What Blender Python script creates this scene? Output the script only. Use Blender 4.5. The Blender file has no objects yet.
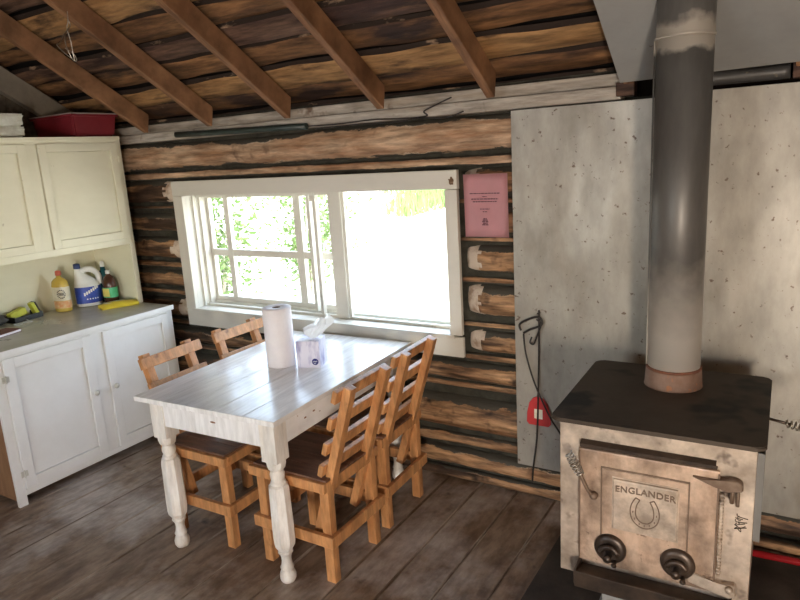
import bpy, bmesh, math, random
from mathutils import Vector, Matrix, noise
random.seed(7)
SC = bpy.context.scene
COL = SC.collection

# ------------------------------------------------------------------ camera
CX, CY, CZ = 0.0, -2.8274, 1.6867
YAW, PITCH, ROLL, FPX = -0.55809, 0.2211, -0.05963, 653.07
cd = bpy.data.cameras.new('camera')
cd.sensor_fit = 'HORIZONTAL'; cd.sensor_width = 36.0
cd.lens = FPX * 36.0 / 800.0
cd.clip_start = 0.02; cd.clip_end = 500
camo = bpy.data.objects.new('camera', cd); COL.objects.link(camo)
f0 = Vector((math.sin(YAW), math.cos(YAW), 0)); r0 = Vector((math.cos(YAW), -math.sin(YAW), 0)); u0 = Vector((0, 0, 1))
fw = f0 * math.cos(PITCH) - u0 * math.sin(PITCH); up = u0 * math.cos(PITCH) + f0 * math.sin(PITCH)
rr = math.cos(ROLL) * r0 + math.sin(ROLL) * up; uu = -math.sin(ROLL) * r0 + math.cos(ROLL) * up
m = Matrix.Identity(4)
for i in range(3):
    m[i][0] = rr[i]; m[i][1] = uu[i]; m[i][2] = -fw[i]
m[0][3], m[1][3], m[2][3] = CX, CY, CZ
camo.matrix_world = m
SC.camera = camo

# ------------------------------------------------------------------ world, sun, daylight, exposure
W = bpy.data.worlds.new('sky'); SC.world = W; W.use_nodes = True
nt = W.node_tree; nt.nodes.clear()
wo = nt.nodes.new('ShaderNodeOutputWorld'); bg = nt.nodes.new('ShaderNodeBackground')
sky = nt.nodes.new('ShaderNodeTexSky'); sky.sky_type = 'NISHITA'; sky.sun_disc = False
sky.sun_elevation = math.radians(50); sky.sun_rotation = math.radians(120)
sky.dust_density = 2.0; sky.air_density = 1.0
mixs = nt.nodes.new('ShaderNodeMix'); mixs.data_type = 'RGBA'; mixs.inputs[0].default_value = 0.55
mixs.inputs[7].default_value = (3.0, 3.2, 3.5, 1)
nt.links.new(sky.outputs[0], mixs.inputs[6]); nt.links.new(mixs.outputs[2], bg.inputs[0])
bg.inputs[1].default_value = 2.9
nt.links.new(bg.outputs[0], wo.inputs[0])

def lamp(name, kind, loc, direction, energy, color=(1, 1, 1), **kw):
    l = bpy.data.lights.new(name, kind); l.energy = energy; l.color = color
    for k, v in kw.items(): setattr(l, k, v)
    o = bpy.data.objects.new(name, l); COL.objects.link(o); o.location = loc
    o.rotation_euler = Vector(direction).to_track_quat('-Z', 'Y').to_euler()
    return o
lamp('sun', 'SUN', (5, 5, 10), (-0.62, 0.30, -0.78), 15.0, (1.0, 0.95, 0.86), angle=0.01)
# sky portal of the window (guides sampling, gives off nothing)
pl = lamp('window_portal', 'AREA', (-2.36, 0.16, 1.15), (0, -1, 0), 1.0, shape='RECTANGLE', size=1.84, size_y=0.74)
pl.data.cycles.is_portal = True
# daylight entering through the open door and the small windows behind the camera
lamp('daylight_door', 'AREA', (1.05, -4.62, 0.78), (-0.24, 1, 0.0), 100.0, (1.0, 0.84, 0.68), shape='RECTANGLE', size=0.26, size_y=0.55)
lamp('daylight_front_window', 'AREA', (-2.05, -4.60, 1.35), (-0.1, 1, -0.15), 15.0, (1.0, 0.96, 0.88), shape='RECTANGLE', size=1.3, size_y=0.8)
SC.view_settings.view_transform = 'Standard'
SC.view_settings.look = 'None'
SC.view_settings.gamma = 1.0
SC.view_settings.use_curve_mapping = False
SC.view_settings.exposure = -0.08

# ------------------------------------------------------------------ materials
def mat(name, base, rough=0.6, metal=0.0, var=None, vscale=5.0, stretch=(1, 1, 1), bump=0.0, bscale=40.0,
        spots=None, spot_scale=20.0, spot_lo=0.6, spot_hi=0.7, lo=0.35, hi=0.65, rvar=0.0, detail=6.0, spec=0.5,
        third=None, t_scale=2.0, t_lo=0.55, t_hi=0.7, t_stretch=(1, 1, 1), grain=None, g_lo=0.5, g_scale=6.0):
    """noise-mixed colours in object space"""
    M = bpy.data.materials.new(name); M.use_nodes = True
    n = M.node_tree.nodes; L = M.node_tree.links
    b = n['Principled BSDF']; b.inputs['Roughness'].default_value = rough; b.inputs['Metallic'].default_value = metal
    b.inputs['Specular IOR Level'].default_value = spec
    tc = n.new('ShaderNodeTexCoord'); mp = n.new('ShaderNodeMapping'); mp.inputs['Scale'].default_value = stretch
    L.new(tc.outputs['Object'], mp.inputs[0])
    def nz(scale, vec, det=detail):
        t = n.new('ShaderNodeTexNoise'); t.inputs['Scale'].default_value = scale; t.inputs['Detail'].default_value = det
        t.inputs['Roughness'].default_value = 0.62
        L.new(vec, t.inputs['Vector']); return t
    def ramp(src, a, c):
        r = n.new('ShaderNodeMapRange'); r.inputs[1].default_value = a; r.inputs[2].default_value = c
        L.new(src, r.inputs[0]); return r
    def mix(fac, A, B):
        x = n.new('ShaderNodeMix'); x.data_type = 'RGBA'; L.new(fac, x.inputs[0])
        for s, v in ((6, A), (7, B)):
            if isinstance(v, tuple): x.inputs[s].default_value = (*v, 1)
            else: L.new(v, x.inputs[s])
        return x.outputs[2]
    cur = base
    if var:
        t = nz(vscale, mp.outputs[0]); r = ramp(t.outputs[0], lo, hi); cur = mix(r.outputs[0], base, var)
        if rvar:
            rm = ramp(t.outputs[0], 0.3, 0.7); rm.inputs[3].default_value = rough - rvar; rm.inputs[4].default_value = rough + rvar
            L.new(rm.outputs[0], b.inputs['Roughness'])
    if third:
        mp2 = n.new('ShaderNodeMapping'); mp2.inputs['Scale'].default_value = t_stretch; mp2.inputs['Location'].default_value = (3.1, 1.7, 0.4)
        L.new(tc.outputs['Object'], mp2.inputs[0])
        t = nz(t_scale, mp2.outputs[0]); r = ramp(t.outputs[0], t_lo, t_hi); cur = mix(r.outputs[0], cur, third)
    if spots:
        t = nz(spot_scale, tc.outputs['Object'], 3.0); r = ramp(t.outputs[0], spot_lo, spot_hi); cur = mix(r.outputs[0], cur, spots)
    if grain:
        mp3 = n.new('ShaderNodeMapping'); mp3.inputs['Scale'].default_value = grain; L.new(tc.outputs['Object'], mp3.inputs[0])
        t = nz(g_scale, mp3.outputs[0], 8.0); r = ramp(t.outputs[0], 0.34, 0.62); r.inputs[3].default_value = g_lo; r.inputs[4].default_value = 1.18
        x = n.new('ShaderNodeVectorMath'); x.operation = 'SCALE'; L.new(r.outputs[0], x.inputs['Scale'])
        if isinstance(cur, tuple): x.inputs[0].default_value = cur
        else: L.new(cur, x.inputs[0])
        cur = x.outputs[0]
    if isinstance(cur, tuple): b.inputs['Base Color'].default_value = (*cur, 1)
    else: L.new(cur, b.inputs['Base Color'])
    if bump:
        t = nz(bscale, mp.outputs[0]); bp = n.new('ShaderNodeBump'); bp.inputs['Strength'].default_value = bump
        bp.inputs['Distance'].default_value = 0.01
        L.new(t.outputs[0], bp.inputs['Height']); L.new(bp.outputs[0], b.inputs['Normal'])
    return M

M = {}
def mortar_mask(P, dark=((0.020, 0.020, 0.016), (0.11, 0.10, 0.078)), edge=(0.50, 0.36, 0.24)):
    """mud chinking smeared over the crest of each log with a ragged pale edge; 'crest' says how near the seam"""
    n = P.node_tree.nodes; L = P.node_tree.links; b = n['Principled BSDF']; src = b.inputs['Base Color'].links[0].from_socket
    at = n.new('ShaderNodeAttribute'); at.attribute_name = 'crest'
    tc = n.new('ShaderNodeTexCoord'); mp = n.new('ShaderNodeMapping'); mp.inputs['Scale'].default_value = (1, 2.2, 2.2); L.new(tc.outputs['Object'], mp.inputs[0])
    t = n.new('ShaderNodeTexNoise'); t.inputs['Scale'].default_value = 5; t.inputs['Detail'].default_value = 8; t.inputs['Roughness'].default_value = .7; L.new(mp.outputs[0], t.inputs['Vector'])
    ad = n.new('ShaderNodeMath'); ad.operation = 'MULTIPLY_ADD'; L.new(t.outputs[0], ad.inputs[0]); ad.inputs[1].default_value = 1.3; L.new(at.outputs['Fac'], ad.inputs[2])
    def rng(a, c):
        r = n.new('ShaderNodeMapRange'); r.inputs[1].default_value = a; r.inputs[2].default_value = c; L.new(ad.outputs[0], r.inputs[0]); return r.outputs[0]
    def mix(f, A, B):
        x = n.new('ShaderNodeMix'); x.data_type = 'RGBA'; L.new(f, x.inputs[0])
        for q, v in ((6, A), (7, B)):
            if isinstance(v, tuple): x.inputs[q].default_value = (*v, 1)
            else: L.new(v, x.inputs[q])
        return x.outputs[2]
    t2 = n.new('ShaderNodeTexNoise'); t2.inputs['Scale'].default_value = 2.7; t2.inputs['Detail'].default_value = 4; L.new(tc.outputs['Object'], t2.inputs['Vector'])
    r2 = n.new('ShaderNodeMapRange'); r2.inputs[1].default_value = .52; r2.inputs[2].default_value = .62; L.new(t2.outputs[0], r2.inputs[0])
    mu = n.new('ShaderNodeMath'); mu.operation = 'MULTIPLY'; L.new(rng(.56, .62), mu.inputs[0]); L.new(r2.outputs[0], mu.inputs[1])
    c = mix(mu.outputs[0], src, edge)
    md = mix(t.outputs[0], *dark)
    c = mix(rng(.63, .67), c, md)
    L.new(c, b.inputs['Base Color'])
M['log'] = mat('peeled_log', (0.24, 0.12, 0.055), 0.6, var=(0.60, 0.36, 0.19), vscale=3.0, stretch=(1.0, 6, 6), lo=0.36, hi=0.66, bump=0.5, bscale=9, spots=(0.035, 0.020, 0.012), spot_scale=7, spot_lo=0.60, spot_hi=0.72, third=(0.075, 0.042, 0.026), t_scale=2.2, t_lo=0.48, t_hi=0.60, t_stretch=(0.5, 3.5, 3.5), spec=0.35, grain=(1.2, 9, 9), g_lo=0.35, g_scale=5)
M['log_pale'] = mat('axed_log_end', (0.66, 0.56, 0.45), 0.8, var=(0.36, 0.24, 0.16), vscale=16, lo=0.5, hi=0.68, bump=0.9, bscale=30)
M['log_top'] = mat('pale_top_log', (0.36, 0.20, 0.11), 0.65, var=(0.62, 0.44, 0.29), vscale=2.5, stretch=(1.0, 6, 6), lo=0.38, hi=0.62, bump=0.5, bscale=9, spots=(0.10, 0.05, 0.03), spot_scale=6, spot_lo=0.62, spot_hi=0.74, spec=0.3, grain=(1.2, 9, 9), g_lo=0.5, g_scale=5)
M['log_edge'] = mat('ragged_bark_edge', (0.16, 0.10, 0.06), 0.8, var=(0.60, 0.45, 0.32), vscale=7, stretch=(1.5, 5, 5), lo=0.50, hi=0.66, bump=0.6, bscale=16, spec=0.2)
mortar_mask(M['log']); mortar_mask(M['log_top'], edge=(0.66, 0.52, 0.38))
M['chink'] = mat('dark_chinking', (0.028, 0.027, 0.021), 0.95, var=(0.075, 0.070, 0.054), vscale=9, bump=0.6, spec=0.1)
M['slab'] = mat('roof_slab_wood', (0.090, 0.042, 0.020), 0.7, var=(0.27, 0.135, 0.055), vscale=2.2, stretch=(0.9, 4.0, 4.0), lo=0.38, hi=0.62, bump=0.5, bscale=8, third=(0.040, 0.022, 0.016), t_scale=2.3, t_lo=0.50, t_hi=0.64, t_stretch=(0.7, 2.5, 2.5), spots=(0.30, 0.20, 0.13), spot_scale=5.0, spot_lo=0.72, spot_hi=0.82, spec=0.3, grain=(1.2, 9, 9), g_lo=0.4, g_scale=4)
M['slab_b'] = mat('smoky_slab_wood', (0.050, 0.026, 0.020), 0.7, var=(0.17, 0.095, 0.060), vscale=3.0, stretch=(0.9, 5.0, 5.0), lo=0.40, hi=0.62, bump=0.6, bscale=9, third=(0.28, 0.15, 0.065), t_scale=2.0, t_lo=0.56, t_hi=0.68, t_stretch=(0.7, 2.5, 2.5), spec=0.3, grain=(1.2, 9, 9), g_lo=0.4, g_scale=4)
M['slab_c'] = mat('ochre_slab_wood', (0.26, 0.135, 0.052), 0.7, var=(0.42, 0.24, 0.10), vscale=2.6, stretch=(0.9, 5.0, 5.0), bump=0.4, bscale=9, third=(0.06, 0.032, 0.018), t_scale=2.4, t_lo=0.52, t_hi=0.62, t_stretch=(0.8, 2.5, 2.5), spec=0.3, grain=(1.2, 9, 9), g_lo=0.45, g_scale=4)
M['bark_edge'] = mat('flaky_bark_edge', (0.030, 0.020, 0.015), 0.85, var=(0.36, 0.24, 0.15), vscale=5, stretch=(1.2, 4, 4), lo=0.60, hi=0.72, bump=0.8, bscale=16, spec=0.2)
M['slab_dark'] = mat('roof_felt', (0.012, 0.010, 0.009), 0.95, spec=0.1)
M['rafter'] = mat('rafter_wood', (0.17, 0.082, 0.040), 0.65, var=(0.30, 0.155, 0.075), vscale=3, stretch=(6, 1, 1), bump=0.3, bscale=12, spots=(0.12, 0.06, 0.03), spot_scale=5, spot_lo=0.62, spot_hi=0.75, spec=0.3, grain=(9, 1.2, 1.2), g_lo=0.6, g_scale=5)
M['whitewood'] = mat('white_painted_wood', (0.68, 0.66, 0.585), 0.5, var=(0.57, 0.55, 0.48), vscale=4, stretch=(1, 3, 3), bump=0.15, bscale=14, spots=(0.30, 0.24, 0.17), spot_scale=11, spot_lo=0.72, spot_hi=0.80, grain=(1, 3, 3), g_lo=0.95, g_scale=4)
M['plate'] = mat('worn_white_plate', (0.50, 0.46, 0.40), 0.7, var=(0.34, 0.29, 0.23), vscale=3, stretch=(0.8, 6, 6), bump=0.3, spots=(0.15, 0.10, 0.07), spot_scale=8, spot_lo=0.64, spot_hi=0.74, grain=(1, 8, 8), g_lo=0.6, g_scale=5)
M['tablepaint'] = mat('chipped_white_table_paint', (0.84, 0.85, 0.85), 0.20, var=(0.72, 0.72, 0.70), vscale=3, stretch=(5, 0.7, 2), lo=0.4, hi=0.7, bump=0.15, bscale=10, spots=(0.33, 0.21, 0.14), spot_scale=13, spot_lo=0.74, spot_hi=0.78, rvar=0.06, spec=0.8, grain=(8, 0.8, 1), g_lo=0.93, g_scale=5)
M['legpaint'] = mat('chipped_white_leg_paint', (0.80, 0.79, 0.75), 0.45, var=(0.64, 0.60, 0.53), vscale=6, stretch=(2, 2, 0.8), bump=0.2, bscale=14, spots=(0.36, 0.25, 0.16), spot_scale=16, spot_lo=0.70, spot_hi=0.76, grain=(5, 5, 0.8), g_lo=0.86, g_scale=6)
M['brownchip'] = mat('bare_wood_chip', (0.16, 0.07, 0.035), 0.8, var=(0.30, 0.16, 0.09), vscale=30)
M['cream'] = mat('cream_cabinet_paint', (0.84, 0.82, 0.64), 0.5, var=(0.76, 0.74, 0.56), vscale=2.0, stretch=(1, 1, 2), bump=0.12, bscale=8, spots=(0.42, 0.36, 0.24), spot_scale=12, spot_lo=0.74, spot_hi=0.82)
M['cabwhite'] = mat('white_cabinet_paint', (0.80, 0.81, 0.80), 0.45, var=(0.72, 0.72, 0.70), vscale=2.2, bump=0.1, bscale=9, spots=(0.45, 0.38, 0.28), spot_scale=12, spot_lo=0.75, spot_hi=0.82)
M['counter'] = mat('grey_counter_laminate', (0.56, 0.52, 0.44), 0.32, var=(0.42, 0.39, 0.32), vscale=3, rvar=0.08, spots=(0.30, 0.27, 0.22), spot_scale=30, spot_lo=0.70, spot_hi=0.80)
M['chair'] = mat('honey_pine', (0.44, 0.195, 0.072), 0.42, var=(0.64, 0.33, 0.135), vscale=4, stretch=(4, 4, 1.2), lo=0.3, hi=0.7, bump=0.15, bscale=16, spots=(0.24, 0.10, 0.04), spot_scale=10, spot_lo=0.68, spot_hi=0.78, grain=(7, 7, 1.5), g_lo=0.65, g_scale=5)
M['chairseat'] = mat('dark_seat_boards', (0.13, 0.065, 0.042), 0.33, var=(0.22, 0.12, 0.08), vscale=3, stretch=(1, 9, 1), bump=0.15, bscale=16, grain=(1.5, 9, 1), g_lo=0.6, g_scale=5)
M['metal'] = mat('galvanised_sheet', (0.385, 0.36, 0.31), 0.46, metal=0.4, var=(0.32, 0.295, 0.25), vscale=3.0, stretch=(1.8, 1.8, 0.7), rvar=0.10, spots=(0.14, 0.10, 0.075), spot_scale=42, spot_lo=0.645, spot_hi=0.71, third=(0.25, 0.21, 0.165), t_scale=2.0, t_lo=0.52, t_hi=0.75, t_stretch=(1, 1, 0.6), grain=(1.8, 1, 0.8), g_lo=0.88, g_scale=6)
M['metalroof'] = mat('painted_ceiling_sheet', (0.37, 0.37, 0.35), 0.6, metal=0.2, var=(0.29, 0.29, 0.275), vscale=2.5, spots=(0.2, 0.18, 0.15), spot_scale=15, spot_lo=0.72, spot_hi=0.76)
M['pipe'] = mat('stove_pipe_grey', (0.145, 0.140, 0.130), 0.45, metal=0.45, var=(0.10, 0.096, 0.09), vscale=4, stretch=(2, 2, 0.5), rvar=0.08, spots=(0.33, 0.28, 0.22), spot_scale=22, spot_lo=0.68, spot_hi=0.75)
def pipe_wear(name, bands):
    """pipe paint burnt pale where bands (z0, z1, ragged) say, in the pipe's own height"""
    P = mat(name, (0.15, 0.143, 0.13), 0.47, metal=0.4, var=(0.10, 0.095, 0.088), vscale=5, stretch=(2, 2, 0.5), rvar=0.06)
    n = P.node_tree.nodes; L = P.node_tree.links; b = n['Principled BSDF']
    src = b.inputs['Base Color'].links[0].from_socket
    tc = n.new('ShaderNodeTexCoord'); sp = n.new('ShaderNodeSeparateXYZ'); L.new(tc.outputs['Object'], sp.inputs[0])
    t = n.new('ShaderNodeTexNoise'); t.inputs['Scale'].default_value = 16; t.inputs['Detail'].default_value = 5; L.new(tc.outputs['Object'], t.inputs['Vector'])
    for lo_, hi_, rag, col in bands:
        ad = n.new('ShaderNodeMath'); ad.operation = 'MULTIPLY_ADD'; L.new(t.outputs[0], ad.inputs[0]); ad.inputs[1].default_value = rag; L.new(sp.outputs['Z'], ad.inputs[2])
        r = n.new('ShaderNodeMapRange'); r.inputs[1].default_value = lo_ + rag * .5; r.inputs[2].default_value = hi_ + rag * .5; L.new(ad.outputs[0], r.inputs[0])
        x = n.new('ShaderNodeMix'); x.data_type = 'RGBA'; L.new(r.outputs[0], x.inputs[0]); L.new(src, x.inputs[6]); x.inputs[7].default_value = (*col, 1); src = x.outputs[2]
    L.new(src, b.inputs['Base Color']); return P
M['pipeworn'] = pipe_wear('stove_pipe_burnt_paint', [(0.46, 0.18, 0.14, (0.66, 0.60, 0.52)), (1.115, 1.13, 0.07, (0.60, 0.55, 0.47))])
M['pipebase'] = mat('heat_bleached_pipe', (0.50, 0.44, 0.36), 0.6, metal=0.2, var=(0.30, 0.24, 0.19), vscale=9, spots=(0.33, 0.13, 0.06), spot_scale=30, spot_lo=0.60, spot_hi=0.7)
M['pipeup'] = pipe_wear('upper_pipe_burnt_paint', [(1.225, 1.195, 0.10, (0.42, 0.38, 0.32))])
M['redrust'] = mat('red_rust', (0.25, 0.09, 0.045), 0.8, var=(0.12, 0.05, 0.03), vscale=20)
M['rust'] = mat('rusty_collar', (0.30, 0.20, 0.15), 0.7, metal=0.2, var=(0.20, 0.11, 0.07), vscale=12, spots=(0.40, 0.16, 0.07), spot_scale=35, spot_lo=0.6, spot_hi=0.7)
M['stovetop'] = mat('black_stove_top', (0.050, 0.037, 0.026), 0.60, metal=0.1, var=(0.080, 0.060, 0.043), vscale=4, bump=0.1, spots=(0.012, 0.011, 0.010), spot_scale=3.4, spot_lo=0.52, spot_hi=0.60, spec=0.3)
M['stove'] = mat('weathered_stove_enamel', (0.64, 0.475, 0.35), 0.44, metal=0.3, var=(0.42, 0.28, 0.19), vscale=5, stretch=(2.5, 2.5, 0.8), bump=0.15, bscale=20, spots=(0.13, 0.075, 0.045), spot_scale=20, spot_lo=0.64, spot_hi=0.72, third=(0.11, 0.065, 0.042), t_scale=5.0, t_lo=0.54, t_hi=0.74, grain=(1, 1, 1), g_lo=0.5, g_scale=9)
M['stovebody'] = mat('grey_stove_body', (0.66, 0.55, 0.44), 0.46, metal=0.3, var=(0.42, 0.33, 0.25), vscale=6, bump=0.1, spots=(0.08, 0.05, 0.035), spot_scale=13, spot_lo=0.60, spot_hi=0.74, grain=(1, 1, 1), g_lo=0.55, g_scale=8)
M['nameplate'] = mat('cast_nameplate', (0.70, 0.58, 0.46), 0.42, metal=0.35, var=(0.50, 0.39, 0.29), vscale=9, bump=0.1, grain=(1, 1, 1), g_lo=0.6, g_scale=14)
M['darkiron'] = mat('dark_cast_iron', (0.045, 0.034, 0.027), 0.36, metal=0.5, var=(0.10, 0.07, 0.05), vscale=14)
M['engraved'] = mat('sooty_raised_letters', (0.16, 0.105, 0.07), 0.55, metal=0.3, var=(0.24, 0.17, 0.12), vscale=30)
M['chrome'] = mat('nickel_spring', (0.50, 0.47, 0.42), 0.28, metal=0.9, var=(0.3, 0.26, 0.2), vscale=40)
M['wire'] = mat('black_steel_rod', (0.02, 0.019, 0.018), 0.45, metal=0.4, var=(0.05, 0.04, 0.035), vscale=20)
M['floor'] = mat('worn_plank_floor', (0.14, 0.085, 0.052), 0.46, var=(0.30, 0.22, 0.155), vscale=5.0, stretch=(1.8, 0.8, 1), lo=0.38, hi=0.62, bump=0.35, bscale=10, third=(0.46, 0.40, 0.35), t_scale=2.2, t_lo=0.46, t_hi=0.64, spots=(0.05, 0.032, 0.022), spot_scale=6, spot_lo=0.66, spot_hi=0.76, rvar=0.08, spec=0.4, grain=(4, 1.2, 1), g_lo=0.72, g_scale=7)
M['flooredge'] = mat('worn_plank_edge', (0.15, 0.10, 0.065), 0.55, var=(0.46, 0.38, 0.30), vscale=3.5, stretch=(1, .7, 1), lo=0.42, hi=0.62)
M['void'] = mat('dark_underfloor', (0.012, 0.009, 0.007), 0.95, spec=0.05)
M['hearth'] = mat('dark_hearth_slab', (0.040, 0.031, 0.025), 0.6, var=(0.07, 0.055, 0.042), vscale=5, bump=0.3, grain=(1, 1, 1), g_lo=0.5, g_scale=6)
M['brownwall'] = mat('brown_wall_boards', (0.20, 0.105, 0.05), 0.6, var=(0.30, 0.17, 0.085), vscale=3, stretch=(5, 5, 1), bump=0.2)
M['greyboard'] = mat('grey_gable_boards', (0.15, 0.125, 0.09), 0.8, var=(0.09, 0.075, 0.055), vscale=3, stretch=(1, 2, 2), bump=0.3, grain=(1, 5, 5), g_lo=0.5, g_scale=5)
M['rake'] = mat('pale_rake_board', (0.26, 0.23, 0.175), 0.75, var=(0.18, 0.155, 0.12), vscale=4, bump=0.3)
M['shield'] = mat('dull_shield_metal', (0.20, 0.19, 0.17), 0.6, metal=0.2, var=(0.15, 0.14, 0.125), vscale=5)
M['red'] = mat('red_plastic_bin', (0.24, 0.022, 0.030), 0.42, var=(0.18, 0.016, 0.024), vscale=4)
M['redlid'] = mat('grey_bin_lid', (0.42, 0.36, 0.33), 0.5, var=(0.33, 0.27, 0.25), vscale=6)
M['foil'] = mat('crumpled_white_plastic', (0.66, 0.67, 0.58), 0.35, var=(0.5, 0.5, 0.42), vscale=12, bump=0.8, bscale=30)
M['paper'] = mat('soft_white_paper', (0.86, 0.84, 0.86), 0.9, var=(0.82, 0.80, 0.83), vscale=20, bump=0.3, bscale=70, spec=0.2)
M['card'] = mat('brown_cardboard', (0.25, 0.17, 0.11), 0.9, var=(0.2, 0.13, 0.08), vscale=20)
M['tissuebox'] = mat('lilac_streaked_carton', (0.72, 0.72, 0.84), 0.5, var=(0.30, 0.29, 0.52), vscale=7, stretch=(4, 4, 1.2), lo=0.50, hi=0.70)
M['tissue'] = mat('white_tissue', (0.90, 0.92, 0.92), 0.9, spec=0.2)
M['navy'] = mat('navy_print', (0.025, 0.03, 0.20), 0.5)
M['pink'] = mat('pink_paper', (0.86, 0.50, 0.53), 0.8, var=(0.80, 0.46, 0.49), vscale=9, spec=0.2)
M['ink'] = mat('dark_ink', (0.12, 0.04, 0.06), 0.8)
M['blackprint'] = mat('black_print', (0.02, 0.02, 0.03), 0.6)
M['amber'] = mat('amber_soap', (0.58, 0.40, 0.06), 0.18, var=(0.66, 0.50, 0.12), vscale=8)
M['labelpale'] = mat('pale_label', (0.74, 0.72, 0.60), 0.5, var=(0.66, 0.60, 0.42), vscale=25)
M['labelorange'] = mat('orange_label_print', (0.70, 0.30, 0.12), 0.5, var=(0.75, 0.55, 0.3), vscale=40)
M['capred'] = mat('red_cap', (0.45, 0.09, 0.05), 0.4)
M['jug'] = mat('milky_white_plastic', (0.80, 0.82, 0.80), 0.4, spec=0.4)
M['bluelabel'] = mat('blue_label', (0.03, 0.09, 0.50), 0.4, var=(0.02, 0.04, 0.26), vscale=14, stretch=(1, 1, 1))
M['bluecap'] = mat('dark_blue_cap', (0.02, 0.04, 0.14), 0.4)
M['teal'] = mat('teal_liquid', (0.01, 0.12, 0.16), 0.2, var=(0.01, 0.07, 0.10), vscale=9)
M['brownb'] = mat('dark_brown_liquid', (0.055, 0.020, 0.012), 0.2, var=(0.09, 0.035, 0.02), vscale=9)
M['glabel'] = mat('green_label', (0.05, 0.42, 0.16), 0.5, var=(0.10, 0.50, 0.28), vscale=20)
M['ylabel'] = mat('yellow_label_print', (0.72, 0.64, 0.16), 0.5)
M['whitecap'] = mat('white_cap', (0.75, 0.78, 0.76), 0.4)
M['yellow'] = mat('yellow_plastic', (0.80, 0.66, 0.05), 0.45, var=(0.72, 0.55, 0.05), vscale=14)
M['lime'] = mat('lime_packet', (0.62, 0.66, 0.07), 0.45, var=(0.50, 0.52, 0.05), vscale=20)
M['black'] = mat('black_plastic', (0.015, 0.015, 0.015), 0.4)
M['greycloth'] = mat('dark_grey_cloth', (0.05, 0.05, 0.045), 0.9, var=(0.09, 0.085, 0.08), vscale=20, bump=0.6)
M['greenpipe'] = mat('dark_green_pipe', (0.020, 0.034, 0.030), 0.4, var=(0.03, 0.045, 0.04), vscale=8)
M['maroon'] = mat('maroon_cover', (0.14, 0.03, 0.025), 0.6, var=(0.20, 0.05, 0.04), vscale=9)
M['nickel'] = mat('pale_nickel', (0.66, 0.66, 0.60), 0.3, metal=0.3, var=(0.5, 0.49, 0.43), vscale=30)
M['darkred'] = mat('dark_red_enamel', (0.30, 0.012, 0.015), 0.25)
M['redflat'] = mat('bright_red_plastic', (0.55, 0.035, 0.035), 0.5, var=(0.48, 0.03, 0.03), vscale=12)
M['ground'] = mat('dry_pale_ground', (0.60, 0.56, 0.47), 0.95, var=(0.30, 0.27, 0.19), vscale=2.6, lo=0.54, hi=0.74, spec=0.1, third=(0.66, 0.63, 0.56), t_scale=0.5)
M['grass'] = mat('long_green_grass', (0.11, 0.20, 0.045), 0.8, var=(0.19, 0.29, 0.09), vscale=3, spec=0.2)
M['leaf'] = mat('bright_green_leaves', (0.06, 0.12, 0.03), 0.6, var=(0.13, 0.19, 0.06), vscale=5, spec=0.3)
M['bark'] = mat('pale_bark', (0.30, 0.27, 0.22), 0.9, var=(0.2, 0.17, 0.13), vscale=9)

# clear thin pane
g = bpy.data.materials.new('window_glass'); g.use_nodes = True
n = g.node_tree.nodes; L = g.node_tree.links; n.clear()
o = n.new('ShaderNodeOutputMaterial'); mx = n.new('ShaderNodeMixShader'); tr = n.new('ShaderNodeBsdfTransparent'); gl = n.new('ShaderNodeBsdfGlossy')
gl.inputs['Roughness'].default_value = 0.02; mx.inputs[0].default_value = 0.06; tr.inputs[0].default_value = (0.96, 0.98, 0.97, 1)
L.new(tr.outputs[0], mx.inputs[1]); L.new(gl.outputs[0], mx.inputs[2]); L.new(mx.outputs[0], o.inputs[0]); M['glass'] = g
# translucent tissue + leaves
for k, c in (('leaf', (0.12, 0.19, 0.045)), ('tissue', (0.9, 0.92, 0.92))):
    nn = M[k].node_tree.nodes; LL = M[k].node_tree.links
    b = nn['Principled BSDF']; t = nn.new('ShaderNodeBsdfTranslucent'); t.inputs[0].default_value = (*c, 1)
    x = nn.new('ShaderNodeMixShader'); x.inputs[0].default_value = 0.45; oo = nn['Material Output']
    LL.new(b.outputs[0], x.inputs[1]); LL.new(t.outputs[0], x.inputs[2]); LL.new(x.outputs[0], oo.inputs[0])

# ------------------------------------------------------------------ mesh helpers
def box(bm, c, s, rot=None, mi=0, bev=0.0):
    """box centred at c with full size s; rot = Matrix 3x3"""
    vs = []
    for dz in (-.5, .5):
        for dy in (-.5, .5):
            for dx in (-.5, .5):
                v = Vector((dx * s[0], dy * s[1], dz * s[2]))
                if rot: v = rot @ v
                vs.append(bm.verts.new(v + Vector(c)))
    fs = [bm.faces.new([vs[i] for i in q]) for q in ((0, 2, 3, 1), (4, 5, 7, 6), (0, 1, 5, 4), (2, 6, 7, 3), (0, 4, 6, 2), (1, 3, 7, 5))]
    for f in fs: f.material_index = mi
    if bev > 0:
        es = list({e for f in fs for e in f.edges})
        r = bmesh.ops.bevel(bm, geom=es, offset=bev, segments=2, affect='EDGES', profile=0.6)
        for f in r['faces']: f.material_index = mi
    return vs
def bx(bm, x0, x1, y0, y1, z0, z1, mi=0, bev=0.0):
    return box(bm, ((x0 + x1) / 2, (y0 + y1) / 2, (z0 + z1) / 2), (abs(x1 - x0), abs(y1 - y0), abs(z1 - z0)), None, mi, bev)
def beam(bm, a, b, w, h, mi=0, bev=0.0, upv=(0, 0, 1)):
    a = Vector(a); b = Vector(b); d = (b - a); ln = d.length; d.normalize()
    s = d.cross(Vector(upv)).normalized(); t = s.cross(d)
    R = Matrix((s, d, t)).transposed()
    return box(bm, (a + b) / 2, (w, ln, h), R, mi, bev)
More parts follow.
